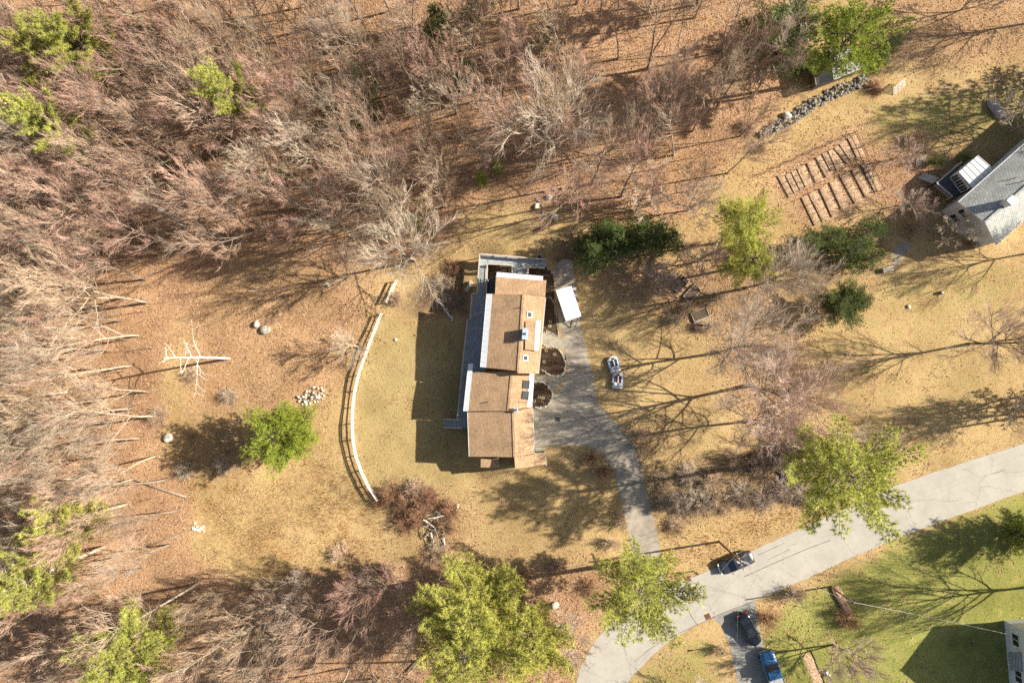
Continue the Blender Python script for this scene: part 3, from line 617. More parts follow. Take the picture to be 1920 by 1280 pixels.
# ================================================================== VEGETATION
def vrand(r): 
    z = r.uniform(-1, 1); t = r.uniform(0, 6.283); q = math.sqrt(1 - z * z); return Vector((q * math.cos(t), q * math.sin(t), z))
def perp(d, r):
    a = vrand(r); a = a - d * a.dot(d)
    return a.normalized() if a.length > 1e-3 else Vector((d.y, -d.x, 0)).normalized()
def limb(p, d, ln, n, r, wob, trop):
    pts = [p.copy()]; d = d.normalized()
    for i in range(n):
        d = (d + vrand(r) * wob + Vector((0, 0, trop))).normalized(); pts.append(pts[-1] + d * (ln / n))
    return pts
def at_poly(pts, t):
    f = t * (len(pts) - 1); i = min(int(f), len(pts) - 2); return pts[i].lerp(pts[i + 1], f - i), (pts[i + 1] - pts[i]).normalized()
def bare_tree(seed, Ht, R, clear, n1, n2, n3, n4, spread=50, tr=.0115, fork=0, tw=1.0, trop=.10, sweep=1.0, wob=.11, fan=1.0):
    """trunk mesh (stem + limbs), crown mesh (twigs)"""
    r = random.Random(seed); A, B = MB(), MB(); r0 = Ht * tr
    stems = []
    main = limb(Vector((0, 0, -.3)), Vector((r.uniform(-.06, .06), r.uniform(-.06, .06), 1)), Ht * .93, 9, r, .055, .04)
    rs = [r0 * 1.35] + [r0 * (1 - .93 * (i / 9)) + .012 for i in range(1, 10)]
    A.tube(main, rs, 7); stems.append((main, rs, clear, n1))
    for k in range(fork):
        t = r.uniform(.15, .4) if clear > .2 else r.uniform(.02, .15); p, d = at_poly(main, t); dd = (d + perp(d, r) * r.uniform(.35, .6)).normalized(); ln = Ht * (1 - t) * r.uniform(.7, .95)
        st = limb(p, dd, ln, 7, r, .06, .07); q0 = r0 * (1 - t) * .75; qs = [q0 * (1 - .92 * i / 7) + .012 for i in range(8)]; A.tube(st, qs, 6); stems.append((st, qs, .25, max(4, int(n1 * .6))))
    for (st, qs, cl, m1) in stems:
        az = r.uniform(0, 6.28)
        for i in range(m1):
            u = (i + r.random()) / m1; t = cl + (1 - cl) * u * .98; p, d = at_poly(st, t); az += 2.4 + r.uniform(-.5, .5)
            ang = rad(spread * (1.1 - .55 * u) + r.uniform(-10, 10)); side = Vector((math.cos(az), math.sin(az), 0)); side = (side - d * side.dot(d)).normalized()
            d1 = d * math.cos(ang) + side * math.sin(ang); ln = R * (1.15 - .55 * u) * r.uniform(.65, 1.2)
            q0 = min(max(.028, qs[min(len(qs) - 1, int(t * (len(qs) - 1)))] * .55), .09 + R * .008)
            L1 = limb(p, d1, ln, 5, r, wob, trop * sweep); A.tube(L1, [q0 * (1 - .75 * k / 5) + .004 for k in range(6)], 5, cap=False)
            for j in range(n2):
                t2 = .22 + .78 * (j + r.random()) / n2; p2, dd = at_poly(L1, t2); d2 = (dd + perp(dd, r) * r.uniform(.5, .95) * fan).normalized(); l2 = ln * r.uniform(.36, .58) * (1.15 - .5 * t2)
                L2 = limb(p2, d2, l2, 3, r, wob, trop); A.tube(L2, [(q0 * .52 * (1 - .7 * k / 3) + .006) * tw for k in range(4)], 4, cap=False)
                for k in range(n3):
                    t3 = .15 + .85 * (k + r.random()) / n3; p3, dd3 = at_poly(L2, t3); d3 = (dd3 + perp(dd3, r) * r.uniform(.45, .9) * fan).normalized(); l3 = l2 * r.uniform(.4, .7)
                    L3 = limb(p3, d3, l3, 2, r, .12, trop); B.tube(L3, [.0135 * tw, .011 * tw, .006 * tw], 3, cap=False)
                    for m in range(n4):
                        p4, dd4 = at_poly(L3, r.uniform(.15, 1)); d4 = (dd4 + perp(dd4, r) * r.uniform(.4, .8) * fan + Vector((0, 0, trop * .5))).normalized()
                        B.tube([p4, p4 + d4 * l3 * r.uniform(.4, .75)], [.0085 * tw, .005 * tw], 3, cap=False)
    return A.mesh('trunk', M_bark, True), B.mesh('crown', M_tw_tan)
def shrub_mesh(seed, Ht, R, n, m_, k_, arch=.0, tw=1.0):
    r = random.Random(seed); A = MB()
    for i in range(n):
        az = r.uniform(0, 6.28); tilt = r.uniform(.05, 1.0); d = Vector((math.cos(az) * tilt * R / Ht, math.sin(az) * tilt * R / Ht, 1)); ln = Ht * r.uniform(.6, 1.1)
        st = limb(Vector((math.cos(az) * .15 * R * r.random(), math.sin(az) * .15 * R * r.random(), -.05)), d, ln, 4, r, .15, .03 - arch); A.tube(st, [.022 * tw, .018 * tw, .014 * tw, .010 * tw, .006 * tw], 4, cap=False)
        for j in range(m_):
            p, dd = at_poly(st, r.uniform(.25, 1)); d2 = (dd + perp(dd, r) * r.uniform(.4, 1.0)).normalized(); l2 = ln * r.uniform(.25, .5); s2 = limb(p, d2, l2, 2, r, .15, .02 - arch); A.tube(s2, [.011 * tw, .009 * tw, .005 * tw], 3, cap=False)
            for k in range(k_):
                p3, d3 = at_poly(s2, r.uniform(.1, 1)); d3 = (d3 + perp(d3, r) * r.uniform(.4, 1.0)).normalized(); A.tube([p3, p3 + d3 * l2 * r.uniform(.3, .6)], [.008 * tw, .005 * tw], 3, cap=False)
    return A.mesh('twigs', M_tw_tan)
def evergreen(seed, Ht, R, base, whorl=.75, nb=5, prof='pine', tuft=.42, dens=1.0, needles=9, nw=.05, side=1.0):
    """trunk mesh with branches, crown mesh of needle sprays"""
    r = random.Random(seed); nr = np.random.default_rng(seed); A = MB(); r0 = Ht * .014
    st = limb(Vector((0, 0, -.3)), Vector((r.uniform(-.04, .04), r.uniform(-.04, .04), 1)), Ht, 8, r, .03, .05)
    A.tube(st, [r0 * (1.2 - 1.1 * i / 8) + .015 for i in range(9)], 7)
    tp, td, tl = [], [], []
    z = base
    while z < .985:
        u = (z - base) / (1 - base)
        if prof == 'pine': w = (.45 + .75 * min(1, u * 2.2)) * (1 - u) ** .62 * 1.15
        elif prof == 'cone': w = (1 - u) ** .85 * (.75 + .25 * min(1, u * 6))
        else: w = math.sqrt(max(.02, 1 - (u * 1.9 - .85) ** 2)) if u < 1 else .1
        n = nb + r.randint(-1, 1); a0 = r.uniform(0, 6.28)
        for i in range(n):
            az = a0 + 6.283 * i / n + r.uniform(-.35, .35); ln = R * w * r.choice((r.uniform(.4, .8), r.uniform(.8, 1.25)))
            if ln < .15: continue
            el = {'pine': .12 + .55 * u, 'cone': -.05 + .5 * u, 'round': .0 + .7 * u}[prof] + r.uniform(-.12, .12)
            p, d = at_poly(st, min(.999, z + r.uniform(-.4, .4) * whorl / Ht)); bd = Vector((math.cos(az), math.sin(az), el))
            br = limb(p, bd, ln, 4, r, .10, .06); q0 = .014 + .012 * ln; A.tube(br, [q0 * (1 - .2 * k) + .005 for k in range(5)], 4, cap=False)
            ns = max(2, int(ln / .34 * dens))
            for j in range(ns):
                t = .22 + .78 * (j + r.random()) / ns; pp, dd = at_poly(br, t); s = (1 if j % 2 else -1); sd_ = Vector((-dd.y, dd.x, 0)) * s
                d2 = (dd * .7 + sd_ * r.uniform(.5, 1) + Vector((0, 0, r.uniform(-.1, .3)))).normalized(); l2 = (ln * (1.05 - .75 * t) * r.uniform(.3, .55)) * side + tuft * .4
                nt_ = max(1, int(l2 / (tuft * .62)))
                for k in range(nt_):
                    q = pp + d2 * (l2 * (k + .8) / nt_) + vrand(r) * .08; tp.append(q); td.append((d2 + vrand(r) * .35).normalized()); tl.append(tuft * r.uniform(.7, 1.2))
            tp.append(br[-1]); td.append(bd.normalized()); tl.append(tuft)
        z += whorl / Ht * r.uniform(.7, 1.3)
    for k in range(6): tp.append(st[-1] - Vector((0, 0, .3 * k))); td.append(Vector((0, 0, 1))); tl.append(tuft)
    P = np.array(tp); D = np.array(td); Ls = np.array(tl); n = len(P)
    P = np.repeat(P, needles, 0); D = np.repeat(D, needles, 0); Ls = np.repeat(Ls, needles)
    rv = nr.normal(size=P.shape); D2 = D * .75 + rv * .62; D2 /= np.linalg.norm(D2, axis=1)[:, None]
    sdv = np.cross(D2, nr.normal(size=P.shape)); sdv /= np.linalg.norm(sdv, axis=1)[:, None]; wv = (nw * nr.uniform(.7, 1.3, len(P)))[:, None]
    a = P - D2 * .04 - sdv * wv; b = P - D2 * .04 + sdv * wv; c = P + D2 * (Ls * nr.uniform(.6, 1.1, len(P)))[:, None]; mid_ = P + D2 * (Ls * .5)[:, None] + sdv * wv * .9
    V = np.stack([a, b, c], 1).reshape(-1, 3); F = np.arange(len(V)).reshape(-1, 3)
    return A.mesh('trunk', M_darkbark, True), rawmesh('crown', V, F, 3, [M_pine])
def place_tree(name, meshes, pos, Hs, label, cat, group=None, rz=0.0, barkm=None, twm=None, wide=1.0, tilt=(0, 0)):
    o = empty(name, pos, rz, label=label, cat=cat, group=group); o.scale = (Hs * wide, Hs * wide, Hs); o.rotation_euler = (tilt[0], tilt[1], rz)
    for nm, me, m in (('trunk', meshes[0], barkm), ('crown', meshes[1], twm)):
        c = link(nm, me, o)
        if m is not None and m is not me.materials[0]: c.material_slots[0].link = 'OBJECT'; c.material_slots[0].material = m
    return o
# prototypes ------------------------------------------------------
FOREST = [bare_tree(100 + i, 18, 4.4 + .5 * (i % 4), .34 + .09 * (i % 3), 14, 5, 6, (3, 4)[i % 2], 28 + 5 * (i % 5), tr=.0072, fork=(i % 3 == 1) * 1 + (i % 4 == 3) * 1, tw=.95, trop=.12, wob=.05, fan=.58) for i in range(12)]
YARD = [bare_tree(200 + i, 16, 6.4, .22, 14, 7, 7, 6, 58, fork=2, tw=.95, trop=.09, tr=.014, wob=.08, fan=.8) for i in range(4)]
SMALL = [bare_tree(300 + i, 8, 2.8, .18, 10, 6, 6, 4, 55, fork=2, tw=1.0, trop=.08, wob=.08, fan=.8) for i in range(4)]
GNARL = [bare_tree(400 + i, 15, 7.0, .30, 13, 7, 6, 4, 66, fork=1, tw=1.45, trop=.06, tr=.015, wob=.10, fan=.8) for i in range(2)]
PINES = [evergreen(500 + i, 18, 5.8, .34, 1.0, 5, 'pine', .46, 1.6, 20, .027, side=.66) for i in range(3)]
TALLPINE = evergreen(510, 18, 5.8, .48, .85, 5, 'pine', .46, 1.6, 20, .027, side=.66)
SPRUCE = [evergreen(520 + i, 10, 4.3, .06, .62, 7, 'round', .38, 1.4, 18, .023, side=.75) for i in range(2)]
HEML = [evergreen(540 + i, 7, 2.8, .05, .5, 6, 'cone', .34, .95, 12, .03) for i in range(3)]
SHRUB = [shrub_mesh(600 + i, 1.8, 1.6, 44, 7, 4, arch=0, tw=.9) for i in range(3)]
BRAMBLE = [shrub_mesh(620 + i, 1.3, 2.2, 75, 8, 4, arch=.22, tw=.8) for i in range(3)]
# the woods --------------------------------------------------------
ZONES = [  # outline of where trunks stand (pixels), spacing in metres, phrase
 ([(5, 5), (300, 5), (300, 130), (5, 130)], 4.0, 'in the top left corner woods'),
 ([(300, 5), (620, 5), (620, 110), (300, 110)], 3.7, 'in the top edge woods left of centre'),
 ([(620, 5), (900, 5), (900, 120), (620, 120)], 3.9, 'by the dark hemlocks at the top'),
 ([(900, 5), (1380, 5), (1380, 110), (900, 110)], 4.7, 'in the open woods at top centre'),
 ([(5, 130), (300, 130), (300, 300), (5, 300)], 3.85, 'by the left edge pine in the woods'),
 ([(300, 110), (560, 110), (560, 300), (300, 300)], 3.7, 'around the lone small pine in the woods'),
 ([(560, 110), (860, 120), (860, 290), (560, 300)], 3.9, 'in mid woods above the house'),
 ([(860, 110), (1380, 110), (1360, 190), (1260, 300), (1100, 330), (860, 300)], 4.9, 'in the open woods behind the house'),
 ([(5, 300), (300, 300), (300, 470), (5, 470)], 3.7, 'in the left woods above the snag'),
 ([(300, 300), (560, 300), (560, 440), (400, 470), (300, 470)], 3.8, 'in the woods above the clearing'),
 ([(560, 300), (860, 290), (850, 380), (790, 420), (640, 470), (560, 440)], 3.9, 'at the wood edge above the fence'),
 ([(5, 470), (350, 470), (300, 580), (290, 660), (5, 660)], 3.7, 'in the woods left of the snag'),
 ([(5, 660), (290, 660), (300, 860), (5, 880)], 3.8, 'in the left woods below the snag'),
 ([(1050, 310), (1260, 290), (1370, 200), (1410, 260), (1330, 380), (1070, 400)], 4.3, 'above the hemlock clump'),
 ([(5, 880), (300, 870), (375, 960), (360, 1060), (5, 1080)], 4.8, 'in the thin woods at lower left'),
 ([(5, 1080), (360, 1060), (480, 1100), (480, 1275), (5, 1275)], 4.9, 'in the bottom left corner woods'),
 ([(480, 1100), (640, 1070), (800, 1090), (800, 1275), (480, 1275)], 4.5, 'in the shaded bottom edge woods'),
]
rf = random.Random(42); placed = []; woods = {}
AVOID = [(gp(1022, 293), 2.5), (gp(778, 488), 4), (gp(430, 672), 3)]
def free(p, dmin): return all((p.x - q.x) ** 2 + (p.y - q.y) ** 2 > (dmin * .5 + d * .5) ** 2 for q, d in placed) and all((p - q).xy.length > d for q, d in AVOID)
for (poly, dmin, phrase) in ZONES:
    xs = [p[0] for p in poly]; ys = [p[1] for p in poly]; PA = np.array(poly, float); tries = 0
    area = .5 * abs(sum(poly[i][0] * poly[(i + 1) % len(poly)][1] - poly[(i + 1) % len(poly)][0] * poly[i][1] for i in range(len(poly))))
    want = int(area / (14.1 * dmin) ** 2 * 1.08); got = 0
    while got < want and tries < want * 40:
        tries += 1; x, y = rf.uniform(min(xs), max(xs)), rf.uniform(min(ys), max(ys))
        if not inpoly(PA, np.array([x]), np.array([y]))[0]: continue
        p = gp(x, y)
        if not free(p, dmin * .82): continue
        placed.append((p, dmin * .82)); got += 1
        far = (x < 560 and y < 900)
        hgt = rf.uniform(14.5, 21) if far else rf.uniform(11, 19)
        kind = rf.random(); pinkp = .48 if y < 480 else .36
        if kind < pinkp: tint, bm, tm = 'pinkish', M_bark, M_tw_pink
        elif kind < pinkp + .32: tint, bm, tm = 'tan', M_palebark if rf.random() < .3 else M_bark, M_tw_tan
        else: tint, bm, tm = 'grey', M_palebark if rf.random() < .5 else M_bark, M_tw_grey
        wide = rf.uniform(.88, 1.32)
        size = 'tall' if hgt > 17.5 else ('medium' if hgt > 14 else 'short')
        wo = place_tree('bare_tree', FOREST[rf.randrange(len(FOREST))], p, hgt / 18, 'x', 'tree', f'bare trees {phrase}', rf.uniform(0, 6.28), bm, tm, wide, (rf.gauss(0, .06), rf.gauss(0, .06)))
        woods.setdefault((f'{size} {"broad" if wide > 1.1 else "slim"} bare {tint} tree', phrase), []).append((x, wo))
ORD = ['leftmost', 'second from left', 'third from left', 'fourth from left', 'fifth from left', 'sixth from left', 'seventh from left', 'eighth from left', 'ninth from left']
for (look, phrase), lst in woods.items():
    lst.sort(key=lambda a: a[0])
    for i, (x, o) in enumerate(lst):
        pos = '' if len(lst) == 1 else (', rightmost,' if i == len(lst) - 1 else f', {ORD[min(i, 8)]},')
        o['label'] = f'{look}{pos} {phrase}'
# single bare trees that stand out ------------------------------------
def one(px, py, proto, hgt, base_h, label, tint='grey', rz=0.0, wide=1.0, name='bare_tree', bark=None, tilt=(0, 0), cat='tree'):
    tm = {'grey': M_tw_ypale, 'pink': M_tw_ypink, 'tan': M_tw_ypink, 'red': M_tw_red}[tint]
    return place_tree(name, proto, gp(px, py), hgt / base_h, label, cat, None, rz, bark or M_palebark, tm, wide, tilt)
one(778, 488, GNARL[0], 16, 15, 'big pale leafless tree with spreading limbs left of the deck corner', 'grey', .6, .82)
one(1022, 293, GNARL[1], 16, 15, 'pale leafless tree with long sideways limbs in the woods behind the house', 'grey', 2.4, 1.0)
one(672, 650, SMALL[0], 7, 8, 'small pale leafless tree beside the white fence rail', 'grey', 1.0, 1.0)
one(1352, 660, YARD[0], 14.5, 16, 'wide grey leafless tree below the raised garden beds', 'grey', .3, 1.0, bark=M_bark)
one(1398, 540, YARD[1], 14, 16, 'wide pinkish-grey leafless tree between raised beds and dark evergreen', 'grey', 1.9, .95, bark=M_bark)
one(1402, 722, YARD[2], 18, 16, 'largest pinkish leafless tree, right of the two small boats', 'pink', 4.0, .92, bark=M_bark)
one(1398, 790, YARD[3], 13, 16, 'leafless tan-twigged tree just above the roadside brush', 'tan', 5.2, 1.0, bark=M_bark)
one(1410, 182, YARD[1], 14.5, 16, 'fan-shaped grey leafless tree left of the stone wall and shed', 'grey', 3.3, .88)
one(1815, 645, YARD[0], 14, 16, 'leafless brown-twigged tree casting long shadow on right lawn', 'pink', 2.6, .9, bark=M_darkbark)
one(1935, 474, YARD[3], 11, 16, 'leafless tree at the right edge below the grey house', 'grey', 1.1, .9, bark=M_darkbark)
one(1772, 452, SMALL[1], 5.5, 8, 'pale ornamental leafless tree at the corner of the grey house', 'grey', 0, 1.25)
one(1562, 1208, SMALL[2], 8.5, 8, 'pinkish leafless tree on the green lawn right of the pickup', 'pink', 1, 1.2, bark=M_bark)
one(1322, 1292, SMALL[3], 7, 8, 'grey leafless tree at the bottom edge left of the pickup', 'grey', 3, 1.2)
one(1950, 1098, YARD[2], 15, 16, 'leafless tree beyond the right edge shading the green lawn', 'grey', .4, .9, bark=M_darkbark)
one(1905, 745, YARD[1], 12, 16, 'leafless grey tree at the right edge above the road', 'grey', .9, .8, bark=M_bark)
one(1880, 778, SMALL[1], 9, 8, 'slim leafless tree above the road near the right edge', 'grey', .2, .9, bark=M_bark)
one(1890, 250, SMALL[0], 9, 8, 'grey leafless tree over the pale covered boat', 'grey', 4.2, 1.3)
one(1995, 190, YARD[2], 13, 16, 'leafless tree beyond the right edge above the grey house', 'grey', 2.2, .8, bark=M_bark)
one(1950, 40, YARD[0], 14, 16, 'leafless tree at the top right corner', 'tan', 5.6, .8, bark=M_bark)
one(1800, 20, SMALL[2], 9, 8, 'thin leafless tree near the top right corner', 'tan', 2.6, .9, bark=M_bark)
one(1290, 395, SMALL[3], 9, 8, 'grey leafless tree among the dark hemlocks', 'grey', .6, 1.1, bark=M_bark)
one(1310, 490, SMALL[0], 8, 8, 'tan leafless tree just above the raised garden beds', 'tan', 2.1, 1.2, bark=M_bark)
one(1235, 530, SMALL[2], 4.5, 8, 'low spreading bare shrub left of the raised garden beds', 'tan', 2.9, 1.6, bark=M_bark)
one(1192, 395, SMALL[1], 9, 8, 'grey leafless tree leaning over the dark hemlocks', 'grey', 4.7, 1.1)
one(1285, 1075, SMALL[3], 3.5, 8, 'small bare roadside tree beside the mailbox', 'tan', 1.4, 1.0, bark=M_bark) if False else None
one(1068, 1178, SMALL[0], 9, 8, 'grey leafless tree between the two bottom pines', 'grey', 3.7, .9)
one(1520, 835, SMALL[1], 8, 8, 'brown leafless tree above the big roadside pine', 'tan', 2.2, 1.2, bark=M_bark)
one(1600, 830, SMALL[3], 8, 8, 'grey leafless tree right of the small roadside evergreens', 'grey', .5, 1.2, bark=M_bark)
one(1672, 300, SMALL[2], 4.5, 8, 'bushy brown leafless tree at the right end of the vegetable plot', 'tan', .5, 1.5, bark=M_bark)
one(1690, 385, SMALL[0], 4.5, 8, 'bushy brown leafless tree between vegetable plot and grey house', 'tan', 1.5, 1.6, bark=M_bark)
# evergreens ------------------------------------------------------------
def ever(px, py, proto, hgt, base_h, label, m, rz=0.0, wide=1.0, name='pine_tree', cat='tree', group=None, bark=M_darkbark):
    return place_tree(name, proto, gp(px, py), hgt / base_h, label, cat, group, rz, bark, m, wide)
ever(563, 807, SPRUCE[0], 10.5, 10, 'round bright green evergreen standing alone left of the fence', M_spruce, .4, 1.08)
ever(1486, 860, TALLPINE, 22, 18, 'tall pine with bare lower trunk overhanging the road', M_pine, 1.2, 1.06, bark=M_bark)
ever(1158, 1000, PINES[1], 20, 18, 'never', M_pine) if False else None
ever(1178, 1054, PINES[1], 18, 18, 'yellow-green pine hanging over the foot of the driveway', M_pine, 2.0, 1.15, bark=M_bark)
ever(905, 1070, PINES[2], 19, 18, 'large yellow-green pine at the bottom centre, upper one of three', M_pine, .2, 1.12)
ever(900, 1122, PINES[0], 20, 18, 'large yellow-green pine at the bottom edge, lower left of three', M_pine, 3.1, 1.15)
ever(1000, 1140, PINES[1], 17, 18, 'yellow-green pine beside the road at the bottom, right of three', M_pine, 4.5, 1.05)
ever(352, 1155, PINES[2], 19, 18, 'yellow-green pine at the bottom left edge', M_pine, 5.0, 1.1)
ever(238, 945, PINES[1], 17, 18, 'thin yellow-green pine near the left edge with pale trunk', M_pine, 1.0, .85, bark=M_palebark)
ever(195, 1025, PINES[0], 18, 18, 'yellow-green pine at the left edge above the corner', M_pine, 2.7, .9, bark=M_palebark)
ever(522, 262, PINES[2], 22, 18, 'small lone yellow-green pine top in the upper left woods', M_pine, .7, .52)
ever(255, 312, PINES[0], 22, 18, 'yellow-green pine at the left edge of the woods', M_pine, 1.7, .62)
ever(280, 178, PINES[1], 22, 18, 'yellow-green pine at the top left, right of a pair', M_pine, 3.3, .75)
ever(235, 200, PINES[2], 21, 18, 'yellow-green pine at the top left, left of a pair', M_pine, 4.1, .64)
ever(1400, 148, PINES[0], 16, 18, 'dark green pine at the top behind the shed, left of two', M_hemlock, 5.5, .95)
ever(1522, 156, TALLPINE, 16, 18, 'big bright green pine overhanging the shed', M_spruce, .9, 1.2)
ever(1350, 455, PINES[2], 16, 18, 'pale green pine between the hemlocks and vegetable plot, upper', M_pine, 2.2, .8)
ever(1362, 505, PINES[0], 13, 18, 'pale green pine above the raised garden beds, lower', M_pine, 4.0, .9)
ever(1305, 10, PINES[1], 13, 18, 'pale green pine at the top edge right of centre', M_pine, 1.0, .8)
hem = [(1112, 487, 6, 1.0, 'dark hemlock right of the driveway head, lowest of the clump'), (1098, 470, 5, .9, 'dark hemlock nearest the driveway in the clump'), (1150, 462, 6.5, 1.0, 'dark hemlock in the middle of the clump above the lawn'),
       (1190, 450, 6.5, 1.0, 'dark hemlock right of middle in the clump above the lawn'), (1222, 448, 6, .95, 'dark hemlock toward the right end of the clump'), (1130, 445, 6, .9, 'dark hemlock at the top left of the clump'), (1252, 455, 5, .9, 'dark hemlock at the right end of the clump'),
       (1500, 470, 5.5, 1.0, 'dark evergreen below the vegetable plot, left end of the row'), (1545, 455, 5, 1.0, 'dark evergreen below the vegetable plot, second from left'), (1585, 478, 5.5, 1.1, 'dark evergreen below the vegetable plot, third from left'), (1620, 440, 4.5, 1.0, 'dark evergreen below the vegetable plot, right end of the row'),
       (1622, 488, 4, .9, 'dark evergreen left of the small stone path'), (1500, 838, 6, .8, 'small green evergreen above the big roadside pine, left'), (1545, 840, 7, .7, 'small green evergreen above the big roadside pine, right'),
       (832, 70, 9, .9, 'dark hemlock in the woods at the top, upper left'), (850, 130, 9, .8, 'dark hemlock in the woods at the top, middle'), (880, 165, 8, .8, 'dark hemlock in the woods at the top, lower'), (900, 30, 9, .8, 'dark hemlock at the top edge of the woods'),
       (690, 175, 9, .8, 'dark hemlock hidden in the woods left of the others'), (680, 235, 8, .7, 'dark hemlock in the woods above the house, left'), (640, 260, 6, .7, 'small dark hemlock among pinkish trees above the fence'), (1010, 90, 6, .9, 'dark hemlock in the open woods near the top'),
       (935, 318, 4, .8, 'small green hemlock beside the pale sideways-limbed tree'), (905, 340, 4, .8, 'small green hemlock left of the pale sideways-limbed tree'), (770, 425, 5, .9, 'small green hemlock at the edge of woods by the big pale tree'), (540, 325, 4, .8, 'small green hemlock in the woods above the clearing'),
       (1480, 120, 9, 1.0, 'dark evergreen left of the shed under the pines'), (1640, 120, 4, 1.1, 'dark evergreen shrub right of the shed'), (1665, 90, 4, 1.0, 'dark evergreen shrub above the garden gate panel'), (1460, 60, 9, .9, 'dark evergreen at the top edge left of the big pine')]
for i, (x, y, h, wd, lb) in enumerate(hem):
    ever(x, y, HEML[i % 3], h * (1.3 if i < 12 else 1.0), 7, lb, M_hemlock if 'small green' not in lb else M_spruce, i * 1.3, wd, 'hemlock_tree')
ever(1566, 572, SPRUCE[1], 5.2, 10, 'round dark evergreen on the lawn right of the big leafless trees', M_hemlock, .8, 1.35, 'evergreen_tree')
ever(1945, 990, SPRUCE[0], 9, 10, 'evergreen at the right edge below the road', M_hemlock, .8, .9, 'evergreen_tree')
ever(1900, 1000, HEML[1], 6, 7, 'green evergreen on the lawn below the road, near the right edge', M_spruce, .3, 1.1, 'evergreen_tree')
ever(1965, 745, HEML[2], 12, 7, 'dark evergreen beyond the right edge above the road', M_hemlock, .3, .7, 'evergreen_tree')
ever(1985, 150, HEML[0], 14, 7, 'dark evergreen beyond the top right edge shading the lawn', M_hemlock, .3, .7, 'evergreen_tree')
# the white dead snag -----------------------------------------------------
def dead_snag():
    r = random.Random(11); o = empty('dead_tree', gp(430, 672), label='bleached white dead snag standing in the clearing at left', cat='tree'); A = MB()
    tr_ = limb(Vector((0, 0, -.3)), Vector((0, 0, 1)), 15, 8, r, .03, .03); A.tube(tr_, [.22, .19, .17, .15, .13, .11, .08, .06, .03], 8); A.build('trunk', M_deadwood, o, True)
    B = MB()
    for t, az, ln in ((.5, 1.7, 4.2), (.52, -1.5, 5.0), (.62, 2.0, 2.2), (.66, -2.0, 2.6), (.72, 1.3, 2.4), (.78, -1.2, 1.8), (.84, 2.4, 1.9), (.9, -2.5, 1.5), (.58, -1.1, 3.4), (.96, 1.7, 1.2)):
        p, d = at_poly(tr_, t); b = limb(p, Vector((math.cos(az), math.sin(az), .25)), ln, 5, r, .2, .02); B.tube(b, [.065, .055, .045, .035, .022, .012], 5)
        for k in range(6):
            p2, d2 = at_poly(b, r.uniform(.3, 1)); c = limb(p2, d2 + perp(d2, r) * .9, ln * r.uniform(.15, .38), 3, r, .25, .0); B.tube(c, [.03, .024, .018, .01], 4)
    B.build('branches', M_deadwood, o, True)
dead_snag()
